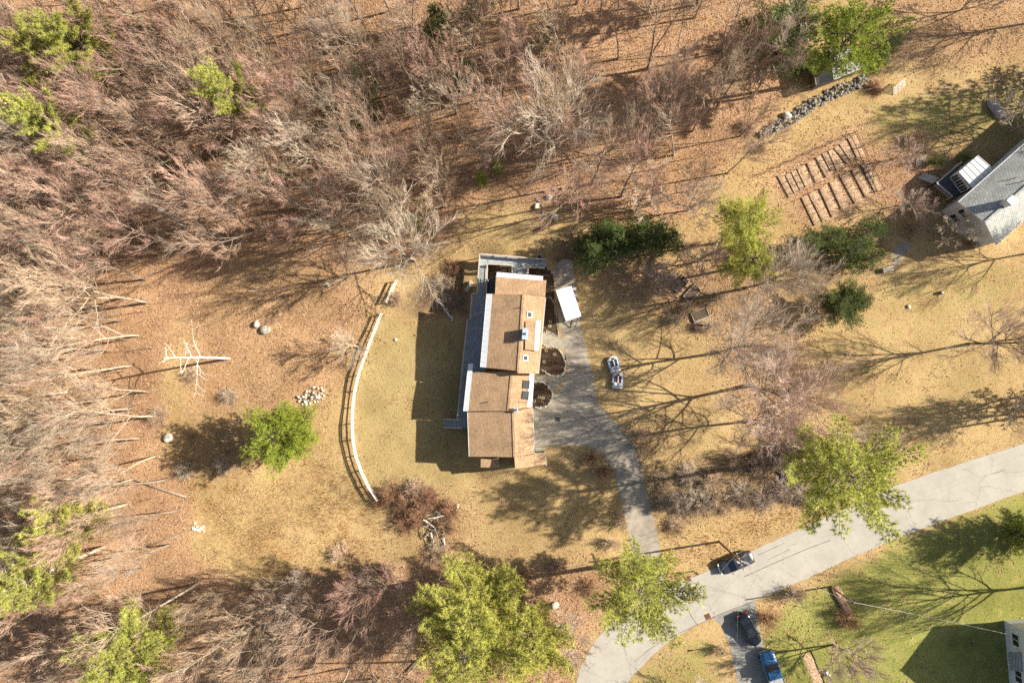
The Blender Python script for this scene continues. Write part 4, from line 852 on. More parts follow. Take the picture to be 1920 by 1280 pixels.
# shrubs and brambles -------------------------------------------------------
def shrub(px, py, me, sc_, label, m, name='shrub', cat='shrub', flat=1.0, group=None):
    o = link(name, me, None, gp(px, py), (0, 0, random.uniform(0, 6.28)), (sc_, sc_, sc_ * flat), label=label, cat=cat, group=group); o.material_slots[0].link = 'OBJECT'; o.material_slots[0].material = m; return o
bl = [(735, 925, 1.0, 'red', 'red-brown bramble at the lower end of the white fence'), (770, 945, 1.1, 'red', 'red-brown bramble in the middle of the patch below the fence'), (805, 935, .9, 'red', 'red-brown bramble at the right of the patch below the fence'), (760, 980, .9, 'red', 'red-brown bramble left of the brush pile'), (835, 985, .8, 'red', 'red-brown bramble right of the brush pile'),
      (1245, 935, .9, 'grey', 'grey bramble at the driveway edge, left end of roadside brush'), (1275, 945, 1.0, 'grey', 'grey bramble in roadside brush, second from the driveway'), (1308, 935, 1.1, 'grey', 'grey bramble in roadside brush, third from the driveway'), (1335, 905, .9, 'tan', 'tan bramble in roadside brush above the grey ones'), (1390, 925, 1.0, 'grey', 'grey bramble in roadside brush left of the stone pile'),
      (1430, 935, .9, 'grey', 'grey bramble in roadside brush below the stone pile'), (1470, 915, 1.0, 'grey', 'grey bramble at the foot of the tall pine'), (1505, 925, 1.0, 'grey', 'grey bramble right of the tall pine trunk'), (1420, 870, .9, 'tan', 'tan bramble above the stone pile'), (1375, 865, .8, 'tan', 'tan bramble left above the stone pile'), (1265, 985, .7, 'tan', 'tan bramble on the bank above the road'),
      (1130, 880, .9, 'red', 'reddish bare shrub at the curve of the driveway'), (1105, 858, .7, 'red', 'reddish bare shrub at the corner of the parking pad'), (1150, 1015, .8, 'tan', 'tan bare shrub left of the driveway foot'), (1165, 975, .8, 'tan', 'tan bare shrub along the left driveway edge'), (1200, 835, .8, 'tan', 'dry shrub strip right of the driveway bend, lower'), (1203, 812, .7, 'tan', 'dry shrub strip right of the driveway bend, upper'),
      (1435, 1155, 1.0, 'red', 'red-brown shrub right of the black parked car'), (1492, 1110, .95, 'grey', 'round dark shrub casting shadow below the road'), (1590, 1165, .8, 'red', 'red-brown shrub at the end of the timber planter'), (1575, 1150, .7, 'red', 'dark red shrub left end of the timber planter'), (1820, 455, .8, 'red', 'red shrub against the wall of the grey house'),
      (1285, 580, .8, 'tan', 'dry shrub between the raised garden beds'), (1340, 560, .9, 'grey', 'grey shrub right of the raised garden beds'), (1265, 600, .7, 'grey', 'grey shrub left of the lowest raised bed'), (1330, 610, .9, 'grey', 'grey shrub right of the lowest raised bed'), (1370, 470, .9, 'tan', 'tan shrub under the pale green pine'), (1300, 460, .8, 'tan', 'tan shrub right of the hemlock clump'),
      (1360, 100, 1.0, 'grey', 'grey brush left of the dark evergreens at the top'), (1400, 240, .9, 'tan', 'tan brush at the lower end of the stone wall'), (1640, 165, .8, 'red', 'red-brown brush at the upper end of the stone wall'), (1420, 275, .8, 'tan', 'tan brush above the vegetable plot corner'),
      (850, 500, .8, 'red', 'reddish brush at the upper left of the deck'), (830, 530, .9, 'grey', 'grey brush left of the deck'), (855, 560, .9, 'grey', 'dark brush beside the deck bench'), (740, 560, .8, 'tan', 'tan brush at the gap in the white fence'), (430, 740, .8, 'grey', 'grey brush below the dead snag'), (360, 700, .9, 'tan', 'tan brush left of the dead snag'),
      (300, 780, 1.0, 'tan', 'tan brush at the wood edge left of the lone evergreen'), (420, 870, .9, 'grey', 'grey brush in the shadow of the lone evergreen'), (350, 880, .9, 'grey', 'grey brush at the wood edge, lower left of the lone evergreen'), (560, 1080, .9, 'tan', 'tan brush below the tall dry grass'), (640, 1040, 1.0, 'tan', 'pale brush at the bottom of the dry grass'), (690, 1080, .9, 'grey', 'grey brush in the shade below the brush pile'),
      (715, 935, .8, 'red', 'brown bramble tucked behind the fence end post'), (790, 965, 1.0, 'red', 'brown bramble just above the brush pile'), (845, 955, .8, 'red', 'brown bramble at the right tip of the patch'), (820, 1035, .8, 'tan', 'tan bramble below the brush pile'), (780, 920, .9, 'tan', 'tan bramble at the top of the patch below the fence'), (1350, 940, 1.0, 'tan', 'tan bramble in roadside brush, middle of the strip'), (1240, 900, .9, 'tan', 'tan bramble beside the driveway above the grey ones'), (1290, 890, .9, 'grey', 'grey bramble at the top of roadside brush near driveway'), (1460, 850, 1.0, 'grey', 'grey bramble just above the tall pine trunk'), (980, 1090, .9, 'red', 'red-brown brush right of the bottom pines'), (1100, 1100, .8, 'red', 'red-brown brush under the driveway pine'), (1040, 1060, .7, 'tan', 'tan brush at the lower edge of front lawn'), (1345, 1215, .6, 'tan', 'tan shrub on the verge left of the black car'), (1700, 430, .8, 'tan', 'tan shrub above the small stone path'), (1715, 260, .8, 'tan', 'dry shrub left of the slatted trellis')]
TWM = {'red': M_tw_red, 'grey': M_tw_grey, 'tan': M_tw_tan}
for i, (x, y, s, c, lb) in enumerate(bl):
    if s > 0: shrub(x, y, (BRAMBLE if 'bramble' in lb or 'brush' in lb else SHRUB)[i % 3], s * (1.35 if 'bramble' in lb else 1.15), lb, TWM[c])
shrub(1745, 305, HEML[0].__class__ and SHRUB[1], .9, 'green-grey shrub beside the stairs of the grey house', M_hemlock); shrub(1800, 300, SHRUB[2], 1.0, 'dark green shrub above the deck of the grey house', M_hemlock)

# ================================================================== GROUND COVER (nobody could count it)
def sample_grid(a, x, y):
    i = np.clip(((x - fx[0]) / .5).astype(int), 0, len(fx) - 1); j = np.clip(((y - fy[0]) / .5).astype(int), 0, len(fy) - 1); return a[j, i]
hard = [np.array([[p.x, p.y] for p in up_w + dn_w[::-1]]), wpoly(drive_px), wpoly([(1332, 1150), (1414, 1116), (1432, 1215), (1500, 1400), (1400, 1400), (1370, 1215)]), wpoly([(856, 476), (1030, 480), (1050, 560), (1048, 700), (1002, 768), (1002, 880), (870, 880), (850, 800)])] + [wpoly(p) for p in path_px]
def scatter(n, wfun):
    x = RNG.uniform(-77, 68, n); y = RNG.uniform(-43, 58, n); wgt = wfun(x, y); keep = RNG.random(n) < wgt
    x, y = x[keep], y[keep]
    bad = np.zeros(len(x), bool)
    for P in hard: bad |= inpoly(P, x, y)
    return x[~bad], y[~bad]
def cover_mat(name, rough=.9, trans=.25):
    m = bpy.data.materials.new(name); m.use_nodes = True; N = m.node_tree.nodes; L = m.node_tree.links; p = N['Principled BSDF']; p.inputs['Roughness'].default_value = rough; p.inputs['Specular IOR Level'].default_value = .15
    at = N.new('ShaderNodeAttribute'); at.attribute_name = 'tint'; L.new(at.outputs['Color'], p.inputs['Base Color']); tr = N.new('ShaderNodeBsdfTranslucent'); L.new(at.outputs['Color'], tr.inputs[0])
    mx = N.new('ShaderNodeMixShader'); mx.inputs[0].default_value = trans; L.new(p.outputs[0], mx.inputs[1]); L.new(tr.outputs[0], mx.inputs[2]); L.new(mx.outputs[0], N['Material Output'].inputs[0]); return m
M_cover = cover_mat('blades_and_leaves', trans=.4)
def vnoise(x, y, sc_, seed):
    g = np.random.default_rng(seed).random((64, 64)); u = np.asarray(x) / sc_ + 31.3; v = np.asarray(y) / sc_ + 17.7; i, j = np.floor(u).astype(int), np.floor(v).astype(int); a, b = sstep(u - i), sstep(v - j)
    return (g[i % 64, j % 64] * (1 - a) + g[(i + 1) % 64, j % 64] * a) * (1 - b) + (g[i % 64, (j + 1) % 64] * (1 - a) + g[(i + 1) % 64, (j + 1) % 64] * a) * b
def blades(name, x, y, hmin, hmax, wd, cols, lean, label, cat):
    n = len(x); z = T(x, y); h = RNG.uniform(hmin, hmax, n); az = RNG.uniform(0, 6.283, n); ln = RNG.uniform(.2, 1, n) * lean; ta = RNG.uniform(0, 6.283, n)
    b = np.stack([x, y, z - .01], 1); s = np.stack([np.cos(ta), np.sin(ta), np.zeros(n)], 1) * (wd * RNG.uniform(.6, 1.4, n))[:, None]
    t = b + np.stack([np.cos(az) * ln * h, np.sin(az) * ln * h, h], 1); V = np.stack([b - s, b + s, t], 1).reshape(-1, 3)
    c = np.array(cols)[RNG.integers(0, len(cols), n)] * RNG.uniform(.75, 1.25, n)[:, None]
    pn = .5 * vnoise(x, y, 5.0, 3) + .3 * vnoise(x, y, 1.7, 4) + .2 * vnoise(x, y, .7, 6); pm = .5 * vnoise(x, y, 9.0, 8) + .3 * vnoise(x, y, 3.1, 9) + .2 * vnoise(x, y, 1.1, 10)
    c *= np.where(pn < .5, 1 - (.5 - pn)[:, None].T * 1.9, 1 + (pn - .5)[:, None].T * .5).T                     # thick and thin sward
    k1 = np.clip((pm - .53) * 6, 0, .9)[:, None]; k2 = np.clip((.46 - pm) * 6, 0, .85)[:, None]
    c = c * (1 - k1) + c * np.array([.80, .58, .42]) * k1; c = c * (1 - k2) + c * np.array([.80, .84, .60]) * k2 ; c = np.concatenate([c, np.ones((n, 1))], 1)
    return link(name, rawmesh(name, V, np.arange(len(V)).reshape(-1, 3), 3, [M_cover], np.repeat(c, 3, 0)), None, kind='stuff', label=label, cat=cat)
tallP = wpoly([(360, 880), (470, 890), (600, 870), (650, 840), (700, 930), (730, 1000), (700, 1060), (560, 1080), (440, 1070), (370, 1000)])
bankP = wpoly([(1235, 990), (1330, 1000), (1500, 950), (1560, 950), (1440, 1010), (1300, 1070), (1250, 1080)])
open_w = lambda x, y: np.clip(1 - sample_grid(m_litter, x, y) * 1.1 - sample_grid(m_green, x, y), .06, 1) * np.clip(1 - sample_grid(m_mulch, x, y) * 2, 0, 1)
x, y = scatter(420000, open_w)
blades('dry_grass', x, y, .05, .17, .022, [(.59, .42, .215), (.52, .35, .165), (.65, .50, .29), (.47, .34, .155), (.45, .275, .125)], 1.1, 'short straw-coloured dormant grass covering the yards', 'grass')
x, y = scatter(260000, lambda x, y: np.clip(sample_grid(m_green, x, y) * 1.3, 0, 1))
blades('green_grass', x, y, .05, .15, .022, [(.23, .28, .06), (.30, .32, .08), (.40, .35, .12), (.19, .22, .045)], 1.0, 'patchy yellow-green lawn grass at the lower right', 'grass')
m_tall = blur((inpoly(tallP, GX, GY)).astype(float), 12) * .8 + blur(inpoly(bankP, GX, GY).astype(float), 3) * .9 + blur(inpoly(wpoly([(350, 490), (690, 530), (650, 760), (340, 780)]), GX, GY).astype(float), 12) * .22
x, y = scatter(900000, lambda x, y: sample_grid(m_tall, x, y) * np.clip((vnoise(x, y, 1.6, 21) * .6 + vnoise(x, y, .6, 22) * .4 - .25) * 2.6, 0, 1))
blades('tall_dry_grass', x, y, .15, .45, .026, [(.64, .47, .25), (.56, .38, .18), (.72, .56, .32), (.46, .29, .13)], 1.3, 'matted tall dry grass in the lower left field and on the road bank', 'grass')
# fallen leaves
x, y = scatter(330000, lambda x, y: np.clip(sample_grid(m_litter, x, y) * .95 + sample_grid(m_scrub, x, y) * .5 + .03 + np.clip((vnoise(x, y, 3.0, 31) * .6 + vnoise(x, y, .9, 32) * .4 - .58) * 3, 0, .55), 0, 1)); n = len(x)
az = RNG.uniform(0, 6.283, n); sz = RNG.uniform(.05, .13, n); z = T(x, y) + RNG.uniform(.01, .06, n); tl = RNG.uniform(-.6, .6, n); t2 = RNG.uniform(-.6, .6, n)
u = np.stack([np.cos(az), np.sin(az), tl], 1) * sz[:, None]; v = np.stack([-np.sin(az), np.cos(az), t2], 1) * (sz * .65)[:, None]; c0 = np.stack([x, y, z], 1)
V = np.stack([c0 - u, c0 - v, c0 + u, c0 + v], 1).reshape(-1, 3); lc = np.array([(.50, .31, .175), (.58, .395, .25), (.40, .22, .115), (.20, .10, .055), (.62, .47, .32), (.48, .27, .125)])
c = lc[RNG.integers(0, len(lc), n)] * RNG.uniform(.75, 1.25, n)[:, None]; c = np.repeat(np.concatenate([c, np.ones((n, 1))], 1), 4, 0)
link('leaf_litter', rawmesh('leaf_litter', V, np.arange(len(V)).reshape(-1, 4), 4, [M_cover], c), None, kind='stuff', label='brown fallen leaves carpeting the floor of the woods', cat='leaves')
# fallen twigs and thin saplings on the forest floor
x, y = scatter(30000, lambda x, y: np.clip(sample_grid(m_litter, x, y) * .9 - .2, 0, 1)); q = MB(); r = random.Random(5)
for a, b in zip(x.tolist(), y.tolist()):
    p = Vector((a, b, float(T(a, b)) + .03)); up_ = r.random() < .35
    d = vrand(r); d.z = abs(d.z) * (1.6 if up_ else .12); d.normalize(); ln = r.uniform(.4, 1.6) * (1.3 if up_ else 1)
    q.tube([p, p + d * ln * .55 + vrand(r) * .08, p + d * ln], [.016, .012, .006], 3, cap=False)
q.build('fallen_twigs', M_tw_tan, None, kind='stuff', label='fallen sticks and thin sprigs littering the woods', cat='twigs')

x, y = scatter(2800, lambda x, y: np.clip(sample_grid(m_litter, x, y) * 1.2 - .85, 0, 1)); q = MB(); r = random.Random(15)
for a, b in zip(x.tolist(), y.tolist()):
    px_, py_ = topx((a, b, 0))
    if not (-20 < px_ < 1400 and -20 < py_ < 1300) or (300 < px_ < 900 and 480 < py_ < 1060): continue
    if py_ > 340 and r.random() < .25: continue
    h_ = r.uniform(2.5, 8.5) if not (px_ > 760 and py_ < 340) else r.uniform(5, 13); st_ = limb(Vector((a, b, float(T(a, b)) - .1)), Vector((r.gauss(0, .12), r.gauss(0, .12), 1)), h_, 4, r, .05, .04); q.tube(st_, [.045, .036, .027, .018, .008], 4, cap=False)
    for k in range(int(6 + h_)):
        p, d = at_poly(st_, r.uniform(.3, 1)); b1 = limb(p, d + perp(d, r) * r.uniform(.5, .9), h_ * r.uniform(.12, .3), 2, r, .07, .1); q.tube(b1, [.014, .011, .006], 3, cap=False)
        for m_ in range(3): p2, d2 = at_poly(b1, r.uniform(.2, 1)); q.tube([p2, p2 + (d2 + perp(d2, r) * .6).normalized() * h_ * r.uniform(.05, .13)], [.009, .005], 3, cap=False)
q.build('saplings', M_tw_tan, None, kind='stuff', label='thicket of thin leafless saplings under the bare trees', cat='saplings')

# ================================================================== STONES
import bmesh
def stone_mesh(seed):
    r = random.Random(seed); bm = bmesh.new(); bmesh.ops.create_icosphere(bm, subdivisions=2 if seed > 90 else 1, radius=.5)
    k = [vrand(r) for _ in range(5)]; sx, sy, sz = r.uniform(.8, 1.2), r.uniform(.65, 1.0), r.uniform(.5, .8)
    for v in bm.verts:
        c = v.co.normalized(); f = 1 + .12 * sum(max(-.5, c.dot(a)) for a in k[:3]) * .8 + r.uniform(-.06, .06); v.co = Vector((c.x * sx, c.y * sy, c.z * sz)) * .5 * f
    me = bpy.data.meshes.new('stone'); bm.to_mesh(me); bm.free(); me.materials.append(M_stone); return me
STN = [stone_mesh(i) for i in range(8)]; BIG = [stone_mesh(91 + i) for i in range(4)]
rs_ = random.Random(9)
def stones_along(parent, pxs, n, size, wdt, m, pile=1):
    sp = smoothline(pxs, 10); P = [gp(*p) for p in sp]; L0 = Vector(parent.location)
    cum = [0]
    for a, b in zip(P[:-1], P[1:]): cum.append(cum[-1] + (b - a).length)
    for i in range(n):
        t = (i + rs_.uniform(-.3, .3)) / n * cum[-1]; k = max(0, min(len(P) - 2, next((j for j in range(len(cum) - 1) if cum[j + 1] >= t), len(P) - 2)))
        d = (P[k + 1] - P[k]).normalized(); p = P[k].lerp(P[k + 1], max(0, min(1, (t - cum[k]) / max(1e-6, cum[k + 1] - cum[k])))); nn = Vector((-d.y, d.x, 0)); s = size * rs_.uniform(.6, 1.3); off = rs_.uniform(-.5, .5) * wdt
        lay = rs_.randrange(pile); p = p + nn * off; zz = float(T(p.x, p.y)) + s * .22 + lay * size * .5 * (1 - abs(off) / max(wdt, .01))
        o = link('stone', STN[rs_.randrange(8)], parent, Vector((p.x, p.y, zz)) - L0, (rs_.uniform(-.4, .4), rs_.uniform(-.4, .4), rs_.uniform(0, 6.28)), (s, s, s * .9)); o.material_slots[0].link = 'OBJECT'; o.material_slots[0].material = m
def stone_thing(name, pxs, n, size, wdt, m, label, cat, pile=1):
    o = empty(name, gp(*pxs[len(pxs) // 2]), label=label, cat=cat); stones_along(o, pxs, n, size, wdt, m, pile); return o
stone_thing('stone_edging', [(1024, 556), (1036, 562), (1043, 585), (1045, 612), (1047, 630), (1036, 626), (1022, 620)], 56, .24, .16, M_stone, 'curved stone edging of the upper planting bed by the trailer', 'stone edging')
stone_thing('stone_edging', [(1020, 648), (1036, 650), (1048, 655), (1056, 668), (1060, 684), (1056, 700), (1044, 706), (1030, 702), (1016, 692)], 80, .25, .18, M_palestone, 'curved pale stone edging of the middle planting bed', 'stone edging')
stone_thing('stone_edging', [(1002, 716), (1016, 716), (1028, 724), (1036, 738), (1030, 756), (1018, 764), (1002, 764)], 66, .25, .18, M_palestone, 'curved pale stone edging of the planting bed nearest the garage', 'stone edging')
stone_thing('stone_wall', [(1425, 258), (1450, 240), (1480, 226), (1512, 204), (1545, 184), (1580, 168), (1622, 150)], 290, .42, 1.45, mat('dim_wall_stone', (.21, .20, .175), .9, .4, 2.2, .5, 9, rnd=.35), 'long grey rubble stone wall running up to the shed', 'stone wall', 3)
stone_thing('stone_wall', [(824, 560), (832, 575), (842, 590), (850, 600)], 34, .34, .35, M_palestone, 'short pale stone wall in the shade left of the deck', 'stone wall', 1)
stone_thing('rock_pile', [(565, 755), (580, 745), (595, 738), (608, 735)], 46, .42, 2.0, M_palestone, 'heap of pale rocks above the lone green evergreen', 'rock pile', 2)
stone_thing('rock_pile', [(362, 984), (372, 988), (384, 990)], 20, .34, .9, mat('white_stone', (.74, .72, .68), .8, .15, 2, .3, 9, rnd=.1), 'small heap of white stones at the edge of dry grass', 'rock pile', 1)
stone_thing('rock_pile', [(1472, 880), (1480, 900), (1486, 920)], 40, .55, 2.2, mat('dark_stone', (.13, .12, .115), .9, .3, 2, .5, 9, rnd=.25), 'dark heap of stones at the foot of the tall pine', 'rock pile', 3)
stone_thing('rock_pile', [(1295, 925), (1302, 935), (1308, 942)], 22, .5, 1.4, mat('dark_stone', (0, 0, 0)), 'dark boulder heap in the roadside brush', 'rock pile', 2)
stone_thing('stone_border', [(1004, 372), (1010, 388), (1030, 402), (1044, 412)], 10, .45, 1.0, M_stone, 'loose line of rocks across the grass behind the house', 'stones', 1)
for (x, y, s, lb) in ((480, 608, 1.3, 'pale boulder in the clearing, left of a pair'), (497, 619, 1.3, 'pale boulder in the clearing, right of a pair'), (1030, 370, .8, 'single rock in the woods edge behind the house'), (1040, 405, 1.1, 'boulder on the grass behind the house'), (1005, 388, .9, 'pale rock on the grass behind the deck'), (1475, 216, 1.3, 'pale boulder at the lower end of the stone wall'), (613, 532, .8, 'pale rock at the top of the sunny clearing'),
                      (315, 820, 1.2, 'grey boulder beside the long evergreen shadow'), (742, 637, .5, 'small rock on the lawn inside the white fence'), (858, 948, .6, 'small rock at the right of the bramble patch'), (1040, 1135, 1.1, 'pale boulder in the woods beside the bottom pines'), (1704, 575, .5, 'small reddish rock on the right lawn'), (720, 425, .9, 'grey rock at the edge of the woods')):
    link('boulder', BIG[rs_.randrange(4)], None, gp(x, y, s * .15), (rs_.uniform(-.3, .3), 0, rs_.uniform(0, 6.28)), (s, s, s), label=lb, cat='rock').material_slots[0].material = M_palestone

# ================================================================== FENCE, PLOTS, BEDS
M_fence = mat('white_fence_paint', (.66, .63, .57), .75, .22, 3)
def fence(pxs, ht, label):
    sp = [gp(x, y, ht) for x, y in smoothline(pxs, 6)]; o = empty('fence', gp(*pxs[0]), label=label, cat='fence'); L0 = Vector(o.location); cum = [0]
    for a, b in zip(sp[:-1], sp[1:]): cum.append(cum[-1] + (b - a).length)
    n = max(1, round(cum[-1] / 2.3)); P = []
    for i in range(n + 1):
        t = cum[-1] * i / n; k = max(0, min(len(sp) - 2, next((j for j in range(len(cum) - 1) if cum[j + 1] >= t - 1e-6), len(sp) - 2))); P.append(sp[k].lerp(sp[k + 1], (t - cum[k]) / max(1e-6, cum[k + 1] - cum[k])) - L0)
    for i, p in enumerate(P):
        q = MB(); q.bar(p - Vector((0, 0, ht + .2)), p + Vector((0, 0, .06)), .12, .12); q.build('post', M_fence, o)
        if i < n:
            a, b = P[i], P[i + 1]
            q = MB(); q.bar(a + Vector((0, 0, .02)), b + Vector((0, 0, .02)), .13, .05); q.build('cap_rail', M_fence, o)
            for f in (.12, .48, .84):
                q = MB(); q.bar(a - Vector((0, 0, ht * f)), b - Vector((0, 0, ht * f)), .04, .13); q.build('rail', M_fence, o)
fence([(713, 588), (700, 622), (684, 663), (668, 712), (660, 760), (659, 808), (664, 850), (678, 890), (692, 918), (706, 938)], 1.15, 'long curved white rail fence around the back lawn')
fence([(742, 525), (732, 545), (723, 566)], 1.1, 'short white fence piece under the big pale tree')
M_bedboard = mat('pale_bed_board', (.36, .31, .255), .85, .2, 3, .2, 18)
def bed_box(px, py, ang, ln, wd, label, name='raised_bed', cat='garden bed', ht=.32):
    o = empty(name, gp(px, py), ang, label=label, cat=cat)
    for s in (-1, 1):
        q = MB(); q.box((0, s * wd / 2, ht / 2), (ln + .08, .08, ht)); q.build('side_board', M_bedboard, o); q = MB(); q.box((s * ln / 2, 0, ht / 2), (.08, wd - .082, ht - .01)); q.build('end_board', M_bedboard, o)
    q = MB(); q.box((0, 0, ht * .38), (ln - .06, wd - .06, ht * .7), taper=.96); q.build('soil', M_soil, o)
bed_box(1276, 533, rad(48), 2.1, 1.15, 'timber raised garden bed, upper left of three'); bed_box(1297, 550, rad(48), 2.1, 1.15, 'timber raised garden bed, middle of three'); bed_box(1312, 590, rad(22), 2.1, 1.25, 'timber raised garden bed, lowest of three')
q = MB(); a, b = gp(1300, 607, .1), gp(1338, 588, .1); q.bar(a, b, .14, .16); q.build('timber', mat('grey_timber', (.30, .28, .24), .9, .2, 2), None, label='grey timber lying below the lowest raised bed', cat='timber')
o = empty('tree_stump', gp(1305, 615), label='cut orange-topped tree stump below the raised beds', cat='stump'); q = MB(); q.tube([(0, 0, -.1), (0, 0, .18), (0, 0, .32)], [.42, .34, .31], 12); q.build('bark', M_bark, o); q = MB(); q.tube([(0, 0, .30), (0, 0, .335)], .29, 12); q.build('cut_top', mat('cut_wood', (.55, .27, .17), .8, .2, 6), o)
o = empty('tree_stump', gp(1764, 549), label='short pale tree stump on the lawn below the grey house', cat='stump'); q = MB(); q.tube([(0, 0, -.1), (0, 0, .5)], [.24, .2], 10); q.build('bark', M_bark, o); q = MB(); q.tube([(0, 0, .48), (0, 0, .52)], .18, 10); q.build('cut_top', mat('pale_cut_wood', (.6, .5, .35), .8, .2, 6), o)
q = MB(); q.box((0, 0, .12), (.6, .5, .24), bev=.05); q.build('paving_block', M_palestone, None, loc=gp(1259, 517), label='pale square block at the upper raised bed', cat='block')
# vegetable plot: rows edged with timber
def garden_row(a, b, label):
    p, q_ = gp(*a), gp(*b); o = empty('garden_row', p, label=label, cat='garden bed', group='rows of the vegetable plot'); d = (q_ - p); d.z = 0; ln = d.length; d.normalize(); n = Vector((d.y, -d.x, 0))
    m = MB(); k = 10; vs, fs = [], []; r = random.Random(int(a[0]))
    for i in range(k + 1):
        c = d * (ln * i / k)
        for (o_, h_) in ((0.05, .0), (.28, .05), (.62, .08), (1.0, .05), (1.28, .0)): vs.append(tuple(c - n * o_ + Vector((0, 0, h_ * r.uniform(.7, 1.2) - .02)) + n * r.uniform(-.03, .03)))
    for i in range(k):
        for j in range(4): fs.append((i * 5 + j, i * 5 + j + 1, i * 5 + j + 6, i * 5 + j + 5))
    m.add(vs, fs); m.build('soil_mound', mat('dry_plot_soil', (.42, .285, .175), 1, .4, 3, 1.0, 9), o)
    e = MB(); e.bar(Vector((0, 0, .06)), d * ln + Vector((0, 0, .06)), .05, .14); e.build('edge_board', mat('dark_edge_board', (.09, .065, .045), .9, .3, 3), o)
    for t in (0.02, .34, .66, .98):
        e = MB(); e.bar(d * ln * t + n * .06 + Vector((0, 0, -.1)), d * ln * t + n * .06 + Vector((0, 0, .45)), .06, .06); e.build('stake', M_wood, o)
Z5 = lambda x, y: (1280 + x / 3, y / 3)
up_rows = [((575, 985), (628, 1090)), ((608, 968), (660, 1072)), ((640, 950), (690, 1055)), ((695, 920), (745, 1030)), ((745, 888), (803, 1000)), ((782, 866), (832, 966)), ((815, 850), (865, 962)), ((848, 835), (922, 925)), ((878, 812), (942, 905)), ((925, 780), (978, 890))]
dn_rows = [((665, 1112), (740, 1270)), ((705, 1090), (785, 1250)), ((765, 1060), (838, 1222)), ((822, 1028), (890, 1175)), ((880, 990), (966, 1146)), ((945, 958), (1026, 1112)), ((1000, 930), (1080, 1085))]
nth = ['first', 'second', 'third', 'fourth', 'fifth', 'sixth', 'seventh', 'eighth', 'ninth', 'tenth']
for i, (a, b) in enumerate(up_rows): garden_row(Z5(*a), Z5(*b), f'timber-edged soil row, {nth[i]} from left in upper tier of vegetable plot')
for i, (a, b) in enumerate(dn_rows): garden_row(Z5(*a), Z5(*b), f'timber-edged soil row, {nth[i]} from left in lower tier of vegetable plot')
garden_row(Z5(530, 990), Z5(595, 1112), 'short timber-edged soil row alone at the left of vegetable plot')
def wire_fence(pxs, label):
    P = [gp(*p) for p in pxs]; o = empty('garden_fence', P[0], label=label, cat='fence'); L0 = Vector(o.location)
    for a, b in zip(P[:-1], P[1:]):
        n = max(1, int((b - a).length / 2.0))
        for i in range(n + 1):
            p = a.lerp(b, i / n) - L0; q = MB(); q.tube([p - Vector((0, 0, .1)), p + Vector((0, 0, 1.0))], .045, 6); q.build('post', M_darkbark, o)
        for z in (.35, .8): q = MB(); q.bar(a - L0 + Vector((0, 0, z)), b - L0 + Vector((0, 0, z)), .03, .05); q.build('rail', M_darkbark, o)
wire_fence([(1432, 326), (1601, 250), (1652, 358)], 'thin dark fence along the top and right of the vegetable plot')
def slat_panel(px, py, ang, ln, ht, n, label, tilt=1.1):
    o = empty('slatted_panel', gp(px, py), ang, label=label, cat='panel'); ct, st_ = math.cos(tilt), math.sin(tilt); f = lambda x, s: Vector((x, s * ht * ct, .05 + s * ht * st_))
    for s in (0.05, .95): q = MB(); q.bar(f(-ln / 2, s), f(ln / 2, s), .06, .08); q.build('rail', mat('pale_wood', (.55, .50, .42), .85, .15, 3), o)
    for i in range(n): x = -ln / 2 + ln * (i + .5) / n; q = MB(); q.bar(f(x, 0) + Vector((0, .03, 0)), f(x, 1) + Vector((0, .03, 0)), .1, .03); q.build('slat', mat('pale_wood', (0, 0, 0)), o)
slat_panel(1686, 170, rad(38), 2.0, 1.2, 9, 'pale slatted gate panel near the top right', .9); slat_panel(1726, 308, rad(28), 1.5, 1.1, 6, 'pale slatted trellis left of the grey house deck', .9)
# brush pile with bleached logs
def brush_pile(px, py, n, R, label, m=M_palebark, big=3):
    o = empty('brush_pile', gp(px, py), label=label, cat='brush pile'); r = random.Random(px)
    for i in range(n):
        az = r.uniform(0, 6.28); c = Vector((r.uniform(-1, 1) * R * .6, r.uniform(-1, 1) * R, r.uniform(.1, .6))); d = Vector((math.cos(az), math.sin(az), r.uniform(-.2, .2))); ln = r.uniform(.6, 1.6) * R * .55; q = MB(); rr = r.uniform(.02, .05)
        if i < big: rr = .11; ln = R * .9
        q.tube([c - d * ln / 2, c + vrand(r) * .1, c + d * ln / 2], [rr, rr * .85, rr * .6], 6); q.build('log' if i < big else 'branch', M_deadwood if i < big else (m if r.random() < .6 else M_darkbark), o)
brush_pile(815, 990, 70, 2.4, 'brush pile of grey sticks and white logs on the front lawn edge', M_palebark, 4); brush_pile(590, 735, 14, 1.4, 'few dry branches thrown on the heap of pale rocks', M_palebark, 0)
# fallen logs
for (a, b, rr, lb, m) in (((300, 1010), (355, 930), .0, '', M_bark), ((350, 932), (250, 900), .14, 'pale fallen trunk at the wood edge above white stones', M_bark), ((130, 985), (228, 962), .16, 'pale fallen log near the left edge pine', M_bark), ((345, 999), (258, 1030), .12, 'pale fallen log left of the white stones', M_bark), ((725, 1110), (765, 1092), .16, 'pale fallen log in the bottom woods', M_bark), ((855, 1055), (833, 1085), .1, 'thin pale log above the bottom pines', M_bark),
                          ((0, 545), (80, 535), .14, 'pale fallen log at the left edge of the woods', M_bark), ((90, 1100), (20, 1130), .2, 'broken pale log in the bottom left woods', M_bark), ((760, 1260), (790, 1230), .12, 'fallen log at the bottom edge below the pines', M_bark), ((1395, 690), (1440, 650), .0, '', M_bark)):
    if rr: p, q_ = gp(*a, rr), gp(*b, rr); q = MB(); q.tube([p - p, (q_ - p) * .5 + Vector((0, 0, .05)), q_ - p], [rr, rr * .85, rr * .6], 9); q.build('fallen_log', m, None, True, loc=p, label=lb, cat='log')

